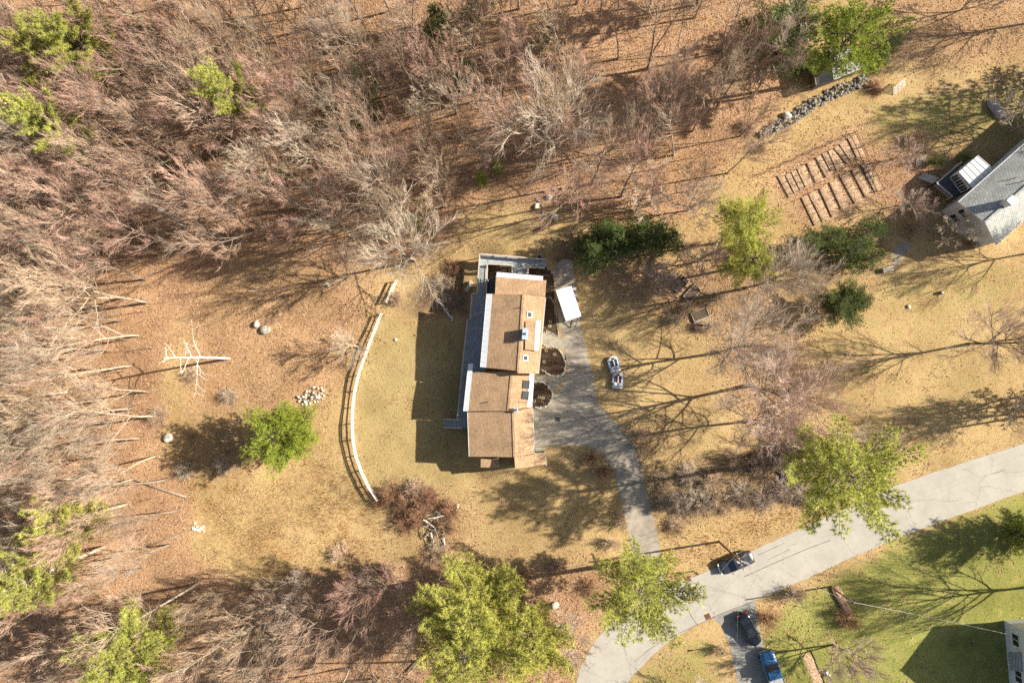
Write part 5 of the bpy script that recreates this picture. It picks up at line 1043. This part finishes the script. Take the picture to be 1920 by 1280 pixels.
# ================================================================== VEHICLES
def body_loft(secs, crown=.04):
    q = MB(); n = len(secs)
    for (x, w, z0, z1) in secs:
        h = z1 - z0; half = [(w * .80, z0), (w * .97, z0 + h * .18), (w, z0 + h * .5), (w * .98, z0 + h * .80), (w * .86, z1), (w * .45, z1 + crown)]
        ring = [(x, y, z) for y, z in half] + [(x, -y, z) for y, z in half[::-1]]; q.v.extend(ring)
    k = 12
    for i in range(n - 1):
        for j in range(k): q.f.append((i * k + j, i * k + (j + 1) % k, (i + 1) * k + (j + 1) % k, (i + 1) * k + j)); q.m.append(0)
    q.f.append(tuple(range(k))); q.m.append(0); q.f.append(tuple((n - 1) * k + j for j in range(k - 1, -1, -1))); q.m.append(0)
    return q
def quad_part(o, name, pts, m, th=.012, off=0.012):
    pts = [Vector(p) for p in pts]; n = (pts[1] - pts[0]).cross(pts[3] - pts[0]).normalized(); c = sum(pts, Vector()) / 4
    if n.dot(c - Vector((c.x * .6, 0, .9))) < 0: pts = pts[::-1]; n = -n
    q = MB(); q.add([p + n * off for p in pts] + [p + n * (off - th) for p in pts], [(0, 1, 2, 3), (7, 6, 5, 4)] + [(i, i + 4, (i + 1) % 4 + 4, (i + 1) % 4) for i in range(4)]); return q.build(name, m, o)
def car(px, py, dirpx, label, paint, kind='sedan', L_=4.6, W_=1.82, cat='car', name='car', glass=M_glass):
    o = empty(name, gp(px, py, .03), math.atan2(-dirpx[1], dirpx[0]), label=label, cat=cat); w = W_ / 2; l = L_ / 2
    if kind == 'sedan':
        secs = [(-l, w * .72, .42, .78), (-l + .12, w * .88, .28, .92), (-l + .55, w * .97, .24, .98), (-l + 1.4, w, .2, .97), (0, w, .2, .95), (l - 1.35, w, .2, .93), (l - .6, w * .96, .22, .84), (l - .18, w * .84, .26, .72), (l, w * .62, .36, .60)]
        cb = [(-l + .55, .84), (-l + 1.25, .70), (l - 2.05, .70), (l - 1.25, .84)]; zb, zt = .94, 1.42
    else:
        secs = [(-l, w * .92, .5, 1.02), (-l + .1, w * .98, .42, 1.08), (-l + 2.0, w, .42, 1.10), (0, w, .42, 1.10), (l - 1.5, w, .42, 1.12), (l - .5, w * .97, .42, 1.06), (l - .12, w * .88, .46, .98), (l, w * .74, .55, .88)]
        cb = [(-.35, .86), (-.2, .76), (l - 2.05, .76), (l - 1.45, .86)]; zb, zt = 1.08, 1.82
    body_loft(secs).build('body', paint, o, True)
    (xa, fa), (xb, fb), (xc, fc), (xd, fd) = cb; Y0, Y1 = w * .86, w * fb
    B0 = [(xa, -w * fa, zb), (xa, w * fa, zb), (xd, w * fd, zb), (xd, -w * fd, zb)]; R0_ = [(xb, -Y1, zt), (xb, Y1, zt), (xc, Y1, zt), (xc, -Y1, zt)]
    q = MB(); q.add(B0 + R0_, [(0, 1, 5, 4), (1, 2, 6, 5), (2, 3, 7, 6), (3, 0, 4, 7), (4, 5, 6, 7)]); q.build('cabin', paint, o)
    q = MB(); q.box(((xb + xc) / 2, 0, zt + .02), (xc - xb + .06, Y1 * 2 + .02, .05), bev=.02); q.build('roof', paint, o)
    ip = lambda a, b, t: Vector(a).lerp(Vector(b), t)
    def pane(a, b, c, d, nm, i=.07): pa, pb = ip(a, d, i), ip(b, c, i); pc, pd = ip(b, c, 1 - i), ip(a, d, 1 - i); quad_part(o, nm, [ip(pa, pb, .06), ip(pb, pa, .06), ip(pc, pd, .06), ip(pd, pc, .06)], glass)
    pane(B0[2], B0[3], R0_[3], R0_[2], 'windshield'); pane(B0[0], B0[1], R0_[1], R0_[0], 'rear_window')
    for s, (i, j) in ((1, (1, 2)), (-1, (0, 3))):
        m0, m1 = ip(B0[i], B0[j], .5), ip(R0_[i], R0_[j], .5); pane(B0[i], m0, m1, R0_[i], 'side_window', .12); pane(m0, B0[j], R0_[j], m1, 'side_window', .12)
        q = MB(); q.box((xd - .12, s * (w + .08), zb + .06), (.12, .2, .13), bev=.03); q.build('mirror', paint, o)
        q = MB(); q.box((l - .14, s * w * .62, .66 if kind == 'sedan' else .86), (.22, .34, .13), bev=.03); q.build('headlight', M_hl, o)
        q = MB(); q.box((-l + .07, s * w * .66, .80 if kind == 'sedan' else .92), (.16, .36, .14), bev=.03); q.build('taillight', M_tl, o)
        for xx in (l - .92, -l + .95):
            R_ = .33 if kind == 'sedan' else .39; q = MB(); q.tube([(xx, s * (w - .2), R_), (xx, s * (w + .01), R_)], R_, 18); t = q.build('wheel', M_tyre, o); q = MB(); q.tube([(xx, s * (w - .05), R_), (xx, s * (w + .02), R_)], R_ * .62, 14); q.build('rim', M_rim, t)
        for xx in ((-.5, .55) if kind == 'sedan' else (.3,)): q = MB(); q.box((xx, s * (w + .01), zb - .14), (.16, .03, .03)); q.build('handle', M_dark, o)
    if kind == 'truck':
        q = MB(); q.box((-l + 1.15, 0, 1.13), (2.05, W_ * .86, .05), bev=.02); q.build('bed_cover', mat('grey_bed_cover', (.30, .31, .32), .8, .15, 3), o)
        for s in (-1, 1): q = MB(); q.box((-l + 1.15, s * w * .9, 1.15), (2.2, .09, .08), bev=.03); q.build('bed_rail', paint, o)
        for i in range(4): q = MB(); q.box(((xb + xc) / 2, -.5 + i * .33, zt + .05), (xc - xb - .2, .03, .02)); q.build('roof_rib', paint, o)
        for s in (-1, 1): q = MB(); q.box((l - .75, s * .42, 1.15), (1.1, .08, .03)); q.build('hood_crease', paint, o)
        q = MB(); q.box((l + .02, 0, .62), (.16, W_ * .9, .2), bev=.05); q.build('bumper', M_rim, o)
    else:
        q = MB(); q.box((l - .02, 0, .38), (.1, W_ * .6, .12), bev=.03); q.build('bumper', M_dark, o)
        q = MB(); q.box((-.1, 0, zt + .045), (.5, .7, .015)); q.build('sunroof', glass, o)
def paintm(nm, c, r=.25, metal=.3): return mat(nm, c, r, .06, 2, metal=metal, coat=.6, spec=.5)
car(1377, 1052, (-67, 29), 'dark grey car driving on the road under the utility pole', paintm('dark_grey_car_paint', (.05, .055, .065)))
car(1402, 1176, (24, 50), 'black parked car with red taillights in the lower driveway', paintm('black_car_paint', (.012, .013, .015)), L_=4.3, W_=1.76)
car(1446, 1257, (-20, -62), 'blue pickup truck parked at the bottom edge of driveway', paintm('blue_truck_paint', (.035, .12, .24)), 'truck', 5.6, 1.98, 'pickup', 'pickup_truck')
def trailer():
    o = empty('box_trailer', gp(1065, 572), rad(-72), label='white enclosed box trailer parked at the head of driveway', cat='trailer'); q = MB(); q.box((0, 0, 1.25), (4.15, 2.05, 1.8), bev=.06); q.build('body', M_white, o)
    q = MB(); q.box((0, 0, 2.18), (4.2, 2.1, .07), bev=.03); q.build('roof', mat('trailer_roof_white', (.80, .80, .80), .5, .04, 3), o)
    for s in (-1, 1):
        q = MB(); q.tube([(-.3, s * .95, .34), (-.3, s * 1.15, .34)], .34, 16); t = q.build('wheel', M_tyre, o); q = MB(); q.tube([(-.3, s * 1.1, .34), (-.3, s * 1.165, .34)], .19, 12); q.build('rim', M_rim, t); q = MB(); q.box((-.3, s * 1.1, .76), (.9, .2, .05), bev=.02); q.build('fender', M_dark, o)
    q = MB(); q.bar((2.0, -.7, .45), (3.1, 0, .45), .08, .1); q.bar((2.0, .7, .45), (3.1, .0, .45), .08, .1); q.bar((3.0, 0, .0), (3.0, 0, .8), .07, .07); q.build('hitch', M_dark, o); q = MB(); q.box((-2.08, 0, 1.25), (.04, 1.8, 1.6), bev=.01); q.build('rear_door', M_white, o)
    for i in range(6): q = MB(); q.box((-1.7 + i * .68, 0, 2.22), (.03, 2.0, .02)); q.build('roof_rib', M_white, o)
trailer()
def pedal_boat(px, py, ang, label, hull, inside):
    o = empty('pedal_boat', gp(px, py), ang, label=label, cat='boat'); secs = [(-1.05, .60, .14, .44), (-.9, .70, .06, .50), (-.3, .76, .04, .48), (.3, .76, .04, .46), (.75, .66, .06, .52), (1.0, .42, .16, .52), (1.08, .2, .26, .48)]; body_loft(secs, .0).build('hull', hull, o, True)
    for s in (-1, 1):
        q = MB(); q.box((.12, s * .30, .50), (.95, .34, .05), bev=.02); q.build('footwell', inside, o); q = MB(); q.box((-.5, s * .32, .60), (.42, .40, .20), bev=.05); q.build('seat', hull, o); q = MB(); q.box((-.74, s * .32, .80), (.12, .42, .36), bev=.04); q.build('backrest', hull, o)
        q = MB(); q.tube([(.35, s * .3, .54), (.45, s * .3, .66)], .03, 6); q.box((.46, s * .3, .68), (.1, .2, .05)); q.build('pedal', M_dark, o); q = MB(); q.box((0, s * .72, .50), (1.5, .07, .07), bev=.02); q.build('gunwale', mat('blue_gunwale', (.16, .26, .38), .4, .1, 4), o)
    q = MB(); q.box((.05, 0, .56), (.9, .12, .16), bev=.03); q.build('console', hull, o); q = MB(); q.box((.72, 0, .55), (.26, .34, .05), bev=.02); q.build('bow_hatch', inside, o)
M_fib = mat('white_fibreglass', (.70, .71, .68), .4, .08, 3, spec=.5); M_in = mat('dark_boat_floor', (.03, .035, .045), .7, .2, 5); M_in2 = mat('red_boat_floor', (.12, .03, .03), .7, .2, 5)
pedal_boat(1151, 683, rad(104), 'small white pedal boat on the grass, upper of two', M_fib, M_in); pedal_boat(1158, 713, rad(86), 'small white pedal boat on the grass, lower of two', M_fib, M_in2)
def rowboat():
    o = empty('rowboat', gp(1866, 206), rad(-52), label='pale overturned boat under bare branches above the grey house', cat='boat'); secs = [(-1.5, .15, 0, .25), (-1.2, .5, 0, .42), (-.4, .68, 0, .52), (.5, .66, 0, .52), (1.1, .5, 0, .48), (1.45, .42, 0, .42)]; body_loft(secs, .1).build('hull', mat('pale_boat_paint', (.36, .33, .30), .6, .15, 3), o, True)
    q = MB(); q.bar((-1.5, 0, .38), (1.4, 0, .56), .06, .1); q.build('keel', M_wood, o)
rowboat()

# ================================================================== OTHER BUILDINGS
def builder(o):
    L0 = Vector(o.location)
    def b(mb, name, mats, parent=None, smooth=False, **k):
        mb.v = [(p[0] - L0.x, p[1] - L0.y, p[2] - L0.z) for p in mb.v]; return mb.build(name, mats, parent or o, smooth, **k)
    return b
def wwin(b, c, ax, out, wd, ht, o, L0):
    q = MB(); c = Vector(c); up = Vector((0, 0, 1))
    for s in (-1, 1):
        q.bar(c + ax * (s * wd / 2) - up * (ht / 2 + .04) + out * .04, c + ax * (s * wd / 2) + up * (ht / 2 + .04) + out * .04, .09, .1, up=ax); q.bar(c - ax * (wd / 2 - .06) + up * (s * ht / 2) + out * .04, c + ax * (wd / 2 - .06) + up * (s * ht / 2) + out * .04, .09, .1)
    q.bar(c - up * (ht / 2 - .05) + out * .035, c + up * (ht / 2 - .05) + out * .035, .06, .06, up=ax); w_ = b(q, 'window', M_white)
    for s in (-1, 1):
        g = MB(); g.bar(c + ax * (s * wd / 4) - up * (ht / 2 - .05) + out * .015, c + ax * (s * wd / 4) + up * (ht / 2 - .05) + out * .015, .02, wd / 2 - .1, up=ax); g.v = [(p[0] - L0.x, p[1] - L0.y, p[2] - L0.z) for p in g.v]; g.build('pane', M_glass, w_)
gh = empty('house', gp(1810, 420), label='grey-roofed pale house with chimney and sunroom at the right edge', cat='house'); gb = builder(gh); GL = Vector(gh.location)
EZ, RZ = 4.3, 6.2
K = dict(L0=ray(2037, 167, EZ), L1=ray(1797, 379, EZ), C0=ray(2087, 206, RZ), C1=ray(1847, 417, RZ), R0=ray(2110, 246, EZ), R1=ray(1868, 459, EZ))
_, _, _, ki = gable(K['L0'], K['L1'], K['C0'], K['C1'], K['R0'], K['R1'], -.1, -.1, M_wsiding, inset=.25, shing=M_grey_shingle, build=lambda mb, n, m, p=None, **k: gb(mb, n, m), par=gh)
l0, l1, r0, r1, ax, out = ki; gd = (r1 - l1).normalized()
for t, z in ((.22, 3.2), (.72, 3.2), (.25, 1.2), (.74, 1.2)): p = l1.lerp(r1, t); wwin(gb, (p.x, p.y, z), gd, ax, 1.3, 1.3, gh, GL)
for t in (.1, .3, .55): p = r1.lerp(r0, t); wwin(gb, (p.x, p.y, 1.8), ax, -out, 1.3, 1.4, gh, GL)
p, n = on_slope(1883, 382, K['L0'], K['L1'], K['C0']); q = MB(); q.box((p.x, p.y, p.z + .5), (.8, .8, 1.7), math.atan2(ax.y, ax.x)); c = gb(q, 'chimney', mat('white_chimney', (.62, .62, .62), .8, .12, 4)); q = MB(); q.box((p.x, p.y, p.z + 1.42), (.92, .92, .12), math.atan2(ax.y, ax.x)); q.v = [(v[0] - GL.x, v[1] - GL.y, v[2] - GL.z) for v in q.v]; q.build('chimney_cap', M_white, c)
for (x, y) in ((1900, 335), (1914, 341)): p, n = on_slope(x, y, K['L0'], K['L1'], K['C0']); q = MB(); q.tube([p - n * .1, p + Vector((0, 0, .5))], .06, 8); gb(q, 'vent_pipe', M_dark)
sr = [ray(1797, 323, 3.3), ray(1834, 291, 3.3), ray(1864, 317, 3.7), ray(1824, 353, 3.7)]; gb(MB().slab(sr, .1), 'sunroom_roof', mat('sunroom_roof_white', (.72, .70, .64), .6, .06, 2))
for i in range(6): t = i / 5; q = MB(); q.bar(sr[0].lerp(sr[1], .02 + t * .96) + Vector((0, 0, .015)), sr[3].lerp(sr[2], .02 + t * .96) + Vector((0, 0, .015)), .07, .05); gb(q, 'roof_seam', mat('pale_seam', (.55, .52, .46), .6, .06, 2))
cen = sum(sr, Vector()) / 4; si = [p.lerp(cen, .06) for p in sr]; gb(MB().prism([(p.x, p.y) for p in si], -.1, 3.1), 'sunroom_wall', M_white)
sa_, sb_ = si[3], si[0]; sx = (sb_ - sa_); sx.z = 0; sx.normalize(); so = Vector((-sx.y, sx.x, 0)); so = so if so.dot(sa_ - si[1]) > 0 else -so
for t in (.18, .5, .82): p = sa_.lerp(sb_, t); wwin(gb, (p.x, p.y, 2.1), sx, so, .75, 1.6, gh, GL)
ndk = [ray(1749, 347, 1.1), ray(1795, 308, 1.1), ray(1826, 352, 1.1), ray(1778, 372, 1.1)]
nd = empty('wooden_deck', gp(1780, 350), label='dark timber deck with pale railing beside the grey house', cat='deck'); nb_ = builder(nd)
bd = MB()
for i in range(30): t0, t1 = i / 30 + .002, (i + .92) / 30; bd.slab([ndk[0].lerp(ndk[1], t0), ndk[3].lerp(ndk[2], t0), ndk[3].lerp(ndk[2], t1), ndk[0].lerp(ndk[1], t1)], .05)
nb_(bd, 'deck_boards', mat('dark_deck_wood', (.12, .125, .13), .85, .25, 3), kind='stuff')
for a, b in ((ndk[0], ndk[1]), (ndk[0], ndk[3])):
    uz = Vector((0, 0, .95)); q = MB(); q.bar(a + uz, b + uz, .14, .06); nb_(q, 'top_rail', M_rail); q = MB(); q.bar(a + uz * .2, b + uz * .2, .05, .08); nb_(q, 'rail', M_rail); n = int((b - a).length / 1.4)
    for i in range(n + 1): p = a.lerp(b, i / n); q = MB(); q.bar((p.x, p.y, -.1), p + uz * .98, .1, .1); nb_(q, 'post', M_rail)
    q = MB(); n = int((b - a).length / .16)
    for i in range(n): p = a.lerp(b, (i + .5) / n); q.bar(p + uz * .2, p + uz, .03, .03)
    nb_(q, 'balusters', M_rail, kind='stuff')
sp_, sq_ = gp(1738, 330), gp(1757, 316); sdn = (sq_ - sp_); sdir = Vector((.78, -.62, 0)).normalized()
for i in range(6): q = MB(); a = ray(1768 - 5.2 * i, 352 - 0.0 * i, 1.1); st0 = ndk[0].lerp(ndk[1], .05) - sdir * (.28 * (i + 1)); st1 = ndk[0].lerp(ndk[1], .32) - sdir * (.28 * (i + 1)); z = 1.1 - (i + 1) * .17; q.bar((st0.x, st0.y, z), (st1.x, st1.y, z), .26, .05); nb_(q, 'stair_tread', mat('pale_wood', (0, 0, 0)))
# white house cut by the right edge
wh = empty('house', gp(1900, 1225), label='white-sided house with windows cut by the lower right edge', cat='house'); wb = builder(wh); WL = Vector(wh.location)
a, b = gp(1882, 1163), gp(1894, 1292); ex = Vector((13, 1.1, 0)); uz = Vector((0, 0, 1)); lx = Vector((-.45, 0, 0)); mid_ = (a + b) / 2
A1, B1 = a + Vector((-.45, .45, 5.0)), b + Vector((-.45, -.45, 5.0)); C1 = mid_ + Vector((-.45, 0, 7.7))
_, _, _, wi = gable(A1 + ex, A1, C1 + ex, C1, B1 + ex, B1, -.1, -.1, M_wsiding, inset=.45, shing=M_grey_shingle, build=lambda mb, n, m, p=None, **k: wb(mb, n, m), par=wh)
l0, l1, r0, r1, ax, out = wi; gd = (r1 - l1).normalized()
for t, z in ((.2, 2.0), (.72, 2.0), (.25, 4.3), (.75, 4.3)): p = l1.lerp(r1, t); wwin(wb, (p.x, p.y, z), gd, ax, 1.5, 1.3, wh, WL)
p0, p1 = l1.lerp(r1, .34), l1.lerp(r1, .60); wb(MB().slab([Vector((p0.x, p0.y, 2.9)), Vector((p1.x, p1.y, 2.9)), Vector((p1.x, p1.y, 2.5)) + ax * 1.3, Vector((p0.x, p0.y, 2.5)) + ax * 1.3], .12), 'porch_roof', M_grey_shingle)
p = C1 + ex * .25; q = MB(); q.box((p.x, p.y, 7.9), (.9, .9, 2.4)); wb(q, 'chimney', mat('brick_chimney', (.30, .14, .09), .9, .2, 5))
# shed at the top
sh = empty('shed', gp(1560, 140), label='small grey-roofed shed under the big pine near the stone wall', cat='shed'); sb2 = builder(sh)
gable(ray(1521, 104, 2.2), ray(1531, 160, 2.2), ray(1556, 94, 3.2), ray(1565, 150, 3.2), ray(1606, 90, 2.2), ray(1618, 128, 2.2), -.1, -.1, mat('dark_shed_boards', (.10, .08, .065), .9, .25, 3), inset=.2, shing=mat('pale_shed_roofing', (.27, .27, .24), .85, .15, 2), build=lambda mb, n, m, p=None, **k: sb2(mb, n, m), par=sh, fas=M_wood)

# ================================================================== STREET AND YARD THINGS
def pole(px, py, ht, label, arms=True, r0=.15):
    o = empty('utility_pole', gp(px, py), label=label, cat='utility pole'); q = MB(); q.tube([(0, 0, -.2), (0, 0, ht * .5), (0, 0, ht)], [r0, r0 * .85, r0 * .7], 10); q.build('post', M_pole, o, True); tips = [Vector(o.location) + Vector((0, 0, ht - .3))]
    if arms:
        d = Vector((.38, -.92, 0)); q = MB(); q.bar(Vector((0, 0, ht - .5)) - d * 1.1, Vector((0, 0, ht - .5)) + d * 1.1, .1, .12); q.build('crossarm', M_pole, o)
        for s in (-1, -.4, .4, 1): c = Vector((0, 0, ht - .38)) + d * s; q = MB(); q.tube([c, c + Vector((0, 0, .2))], [.05, .035], 8); q.build('insulator', M_hl, o); tips.append(Vector(o.location) + c + Vector((0, 0, .18)))
        q = MB(); q.tube([(.0, -.2, ht - 1.9), (0, -.2, ht - 1.0)], .22, 12); q.build('transformer', mat('grey_transformer', (.4, .41, .4), .6, .1, 3), o); q = MB(); q.tube([(0, 0, ht - 2.2), (.5, -.3, ht - 1.9), (1.0, -.5, ht - 1.95)], [.04, .035, .03], 6); q.box((1.15, -.56, ht - 1.98), (.5, .2, .1), -.5, bev=.03); q.build('street_lamp', M_rim, o)
    return tips
def wire(p, q_, sag, label, r0=.011):
    pts = [p.lerp(q_, t / 14) - Vector((0, 0, sag * 4 * (t / 14) * (1 - t / 14))) for t in range(15)]; m = MB(); m.tube([x - p for x in pts], r0, 4); m.build('cable', M_wire, None, loc=p, label=label, cat='cable')
t1 = pole(1348, 1015, 10.2, 'tall wooden utility pole with crossarm leaning over the grey car'); t2 = pole(1558, 1099, 6.6, 'plain wooden pole on the lawn below the road', False, .11)
t3 = pole(1985, 770, 10.2, 'utility pole beyond the right edge of the road'); t4 = pole(1080, 1330, 10.2, 'utility pole beyond the bottom edge by the road')
nm_ = ['lower', 'first', 'second', 'third', 'fourth']
for i in range(1, 5): wire(t1[i], t3[i], .8, f'{nm_[i]} thin cable from the pole above the grey car to the right', .012)
for i in (1, 4): wire(t4[i], t1[i], .8, f'{nm_[i]} thin cable crossing the road to the lower left', .013)
wire(t2[0], Vector(ray(1897, 1190, 4.0)), .35, 'pale cable from the plain pole to the white house', .022); wire(t1[0], t2[0], .6, 'thin cable crossing the road between the two poles', .010)
wire(t1[0], Vector(ray(1378, 1420, 6)), .5, 'thin cable hanging over the lower driveway', .010)
def mailbox():
    o = empty('mailbox', gp(1302, 1070), rad(-25), label='dark mailbox on a post at the road edge', cat='mailbox'); q = MB(); q.bar((0, 0, -.1), (0, 0, 1.05), .1, .1); q.bar((-.2, 0, 1.0), (.3, 0, 1.0), .08, .06); q.build('post', M_wood, o)
    q = MB(); pr = [(-.11, 0), (.11, 0), (.11, .14), (.07, .22), (0, .25), (-.07, .22), (-.11, .14)]; vs = [(-.25, y, 1.05 + z) for y, z in pr] + [(.28, y, 1.05 + z) for y, z in pr]; q.add(vs, [tuple(range(6, -1, -1)), tuple(range(7, 14))] + [(i, (i + 1) % 7, 7 + (i + 1) % 7, 7 + i) for i in range(7)]); q.build('box', M_dark, o); q = MB(); q.box((.1, -.125, 1.25), (.16, .015, .1)); q.build('flag', M_tl, o)
mailbox()
o = empty('manhole', gp(1295, 1122, .028), label='round reddish manhole cover in the road', cat='manhole'); q = MB(); q.tube([(0, 0, 0), (0, 0, .012)], .40, 24); q.build('frame', M_palestone, o); q = MB(); q.tube([(0, 0, .004), (0, 0, .02)], .33, 24); q.build('cover', mat('rusty_iron', (.30, .15, .10), .8, .2, 9, .4, 20), o)
def drain(px, py, ang, label):
    o = empty('storm_drain', gp(px, py, .03), ang, label=label, cat='drain'); q = MB(); q.box((0, 0, .0), (.72, .72, .05), bev=.01); q.build('frame', mat('rusty_drain_iron', (.20, .095, .06), .85, .2, 9), o)
    for i in range(6): q = MB(); q.box((-.25 + i * .1, 0, .035), (.05, .6, .03)); q.build('grate_bar', mat('rusty_drain_iron', (0, 0, 0)), o)
drain(1290, 1085, rad(25), 'rusty storm drain at the upper road edge by the mailbox'); drain(1327, 1155, rad(25), 'rusty storm drain at the lower road edge by the driveway')
o = empty('lamp_post', gp(1346, 1211), label='slim dark lamp post on the verge left of the black car', cat='lamp post'); q = MB(); q.tube([(0, 0, -.1), (0, 0, 2.0)], .04, 8); q.build('post', M_dark, o); q = MB(); q.box((0, 0, 2.12), (.2, .2, .26), taper=.7); q.build('lantern', M_hl, o); q = MB(); q.box((0, 0, 2.3), (.28, .28, .08), taper=.3); q.build('cap', M_dark, o)
# bench and planter by the deck, timber planter on the far lawn, table, white box
o = empty('bench', gp(880, 537), rad(60), label='pale timber bench in the shade left of the deck', cat='bench')
for i in range(3): q = MB(); q.box((0, -.18 + i * .18, .45), (1.6, .15, .05)); q.build('seat_board', M_rail, o)
for s in (-1, 1): q = MB(); q.box((s * .65, 0, .21), (.1, .5, .42)); q.build('leg', M_rail, o)
def mound(o, name, ln, wd, ht, m, seed):
    r = random.Random(seed); nu, nv = 22, 7; vs, fs = [], []
    for i in range(nu + 1):
        u = i / nu * 2 - 1; ww = wd / 2 * (1 - abs(u) ** 6 * .6) * r.uniform(.86, 1.12); sh = r.uniform(-.06, .06)
        for j in range(nv + 1): v = j / nv * 2 - 1; vs.append((u * ln / 2 + r.uniform(-.05, .05), v * ww + sh, -.03 + ht * (1 - v ** 4) * (1 - u ** 8) * r.uniform(.55, 1.1)))
    for i in range(nu):
        for j in range(nv): a = i * (nv + 1) + j; fs.append((a, a + nv + 1, a + nv + 2, a + 1))
    return MB().add(vs, fs).build(name, m, o)
o = empty('planter', gp(1580, 1128), rad(-66), label='reddish mulch strip with low dark timber edge on the green lawn', cat='planter')
mound(o, 'bark_mulch', 4.6, 1.1, .22, mat('red_bark_mulch', (.40, .25, .16), 1, .45, 3, 1.0, 9), 5)
for i in range(3): q = MB(); q.box((-1.55 + i * 1.53, -.56 + .05 * (i % 2), .12), (1.5, .12, .34), .03 * (i - 1)); q.build('edge_timber', M_darkbark, o)
o = empty('planting_strip', gp(1524, 1255), rad(-68), label='narrow bare-soil strip with thin dark edging on the lower lawn', cat='garden bed'); mound(o, 'soil', 4.8, 1.5, .07, mat('dry_plot_soil', (0, 0, 0)), 6)
for i in range(3): q = MB(); q.box((-1.6 + i * 1.56, .78 - .07 * (i % 2), .03), (1.5, .07, .14), .05 * (1 - i)); q.build('edge_board', M_darkbark, o)
q = MB(); q.box((0, 0, .2), (.7, .35, .4), bev=.04); q.build('white_box', M_white, None, loc=gp(1550, 1261), label='small white box lying on the green lawn', cat='box').rotation_euler = (0, 0, rad(-55))
o = empty('garden_table', gp(1662, 506), rad(15), label='small pale table beside the stone path', cat='table'); q = MB(); q.box((0, 0, .5), (1.3, .6, .06)); q.build('table_top', M_rail, o)
for sx_ in (-.55, .55):
    for sy_ in (-.22, .22): q = MB(); q.box((sx_, sy_, .23), (.07, .07, .48)); q.build('leg', M_rail, o)
q = MB(); q.box((0, 0, .4), (.75, .75, .8), bev=.06); o = empty('air_conditioner', gp(1012, 484), label='grey air conditioner unit beside the north deck rail', cat='air conditioner'); q.build('case', mat('grey_unit_case', (.30, .30, .30), .6, .1, 4), o); q = MB(); q.tube([(0, 0, .8), (0, 0, .83)], .28, 16); q.build('fan_grille', M_dark, o)
q = MB(); q.box((0, 0, .3), (.5, .4, .6), bev=.05); q.build('utility_box', M_white, None, loc=gp(1077, 542), label='small white utility box at the head of driveway', cat='box')
q = MB(); q.box((0, 0, .35), (.45, .45, .7), bev=.1); q.build('barrel_bin', M_dark, None, loc=gp(1016, 430), label='small dark bin on the grass behind the house', cat='bin')
for i, (x, y, lb) in enumerate(((1032, 603, 'upper planting bed, upper ring'), (1031, 611, 'upper planting bed, lower ring'), (1024, 657, 'middle planting bed, leftmost ring'), (1040, 664, 'middle planting bed, right ring'), (1020, 678, 'middle planting bed, lowest ring'), (1011, 744, 'garage bed, upper ring'), (1018, 746, 'garage bed, right ring'), (1002, 751, 'garage bed, lower left ring'))):
    q = MB(); q.tube([(.17 * math.cos(t * .5236), .17 * math.sin(t * .5236), .22) for t in range(13)], .035, 5); o = empty('plant_ring', gp(x, y), label=f'small pale plant ring in the {lb}', cat='plant ring'); q.build('hoop', mat('pale_ring', (.6, .5, .33), .7, .1, 4), o)
    for t in (0, 4, 8): q = MB(); c = (.17 * math.cos(t * .5236), .17 * math.sin(t * .5236)); q.tube([(*c, -.05), (*c, .22)], .012, 5); q.build('leg', M_wood, o)
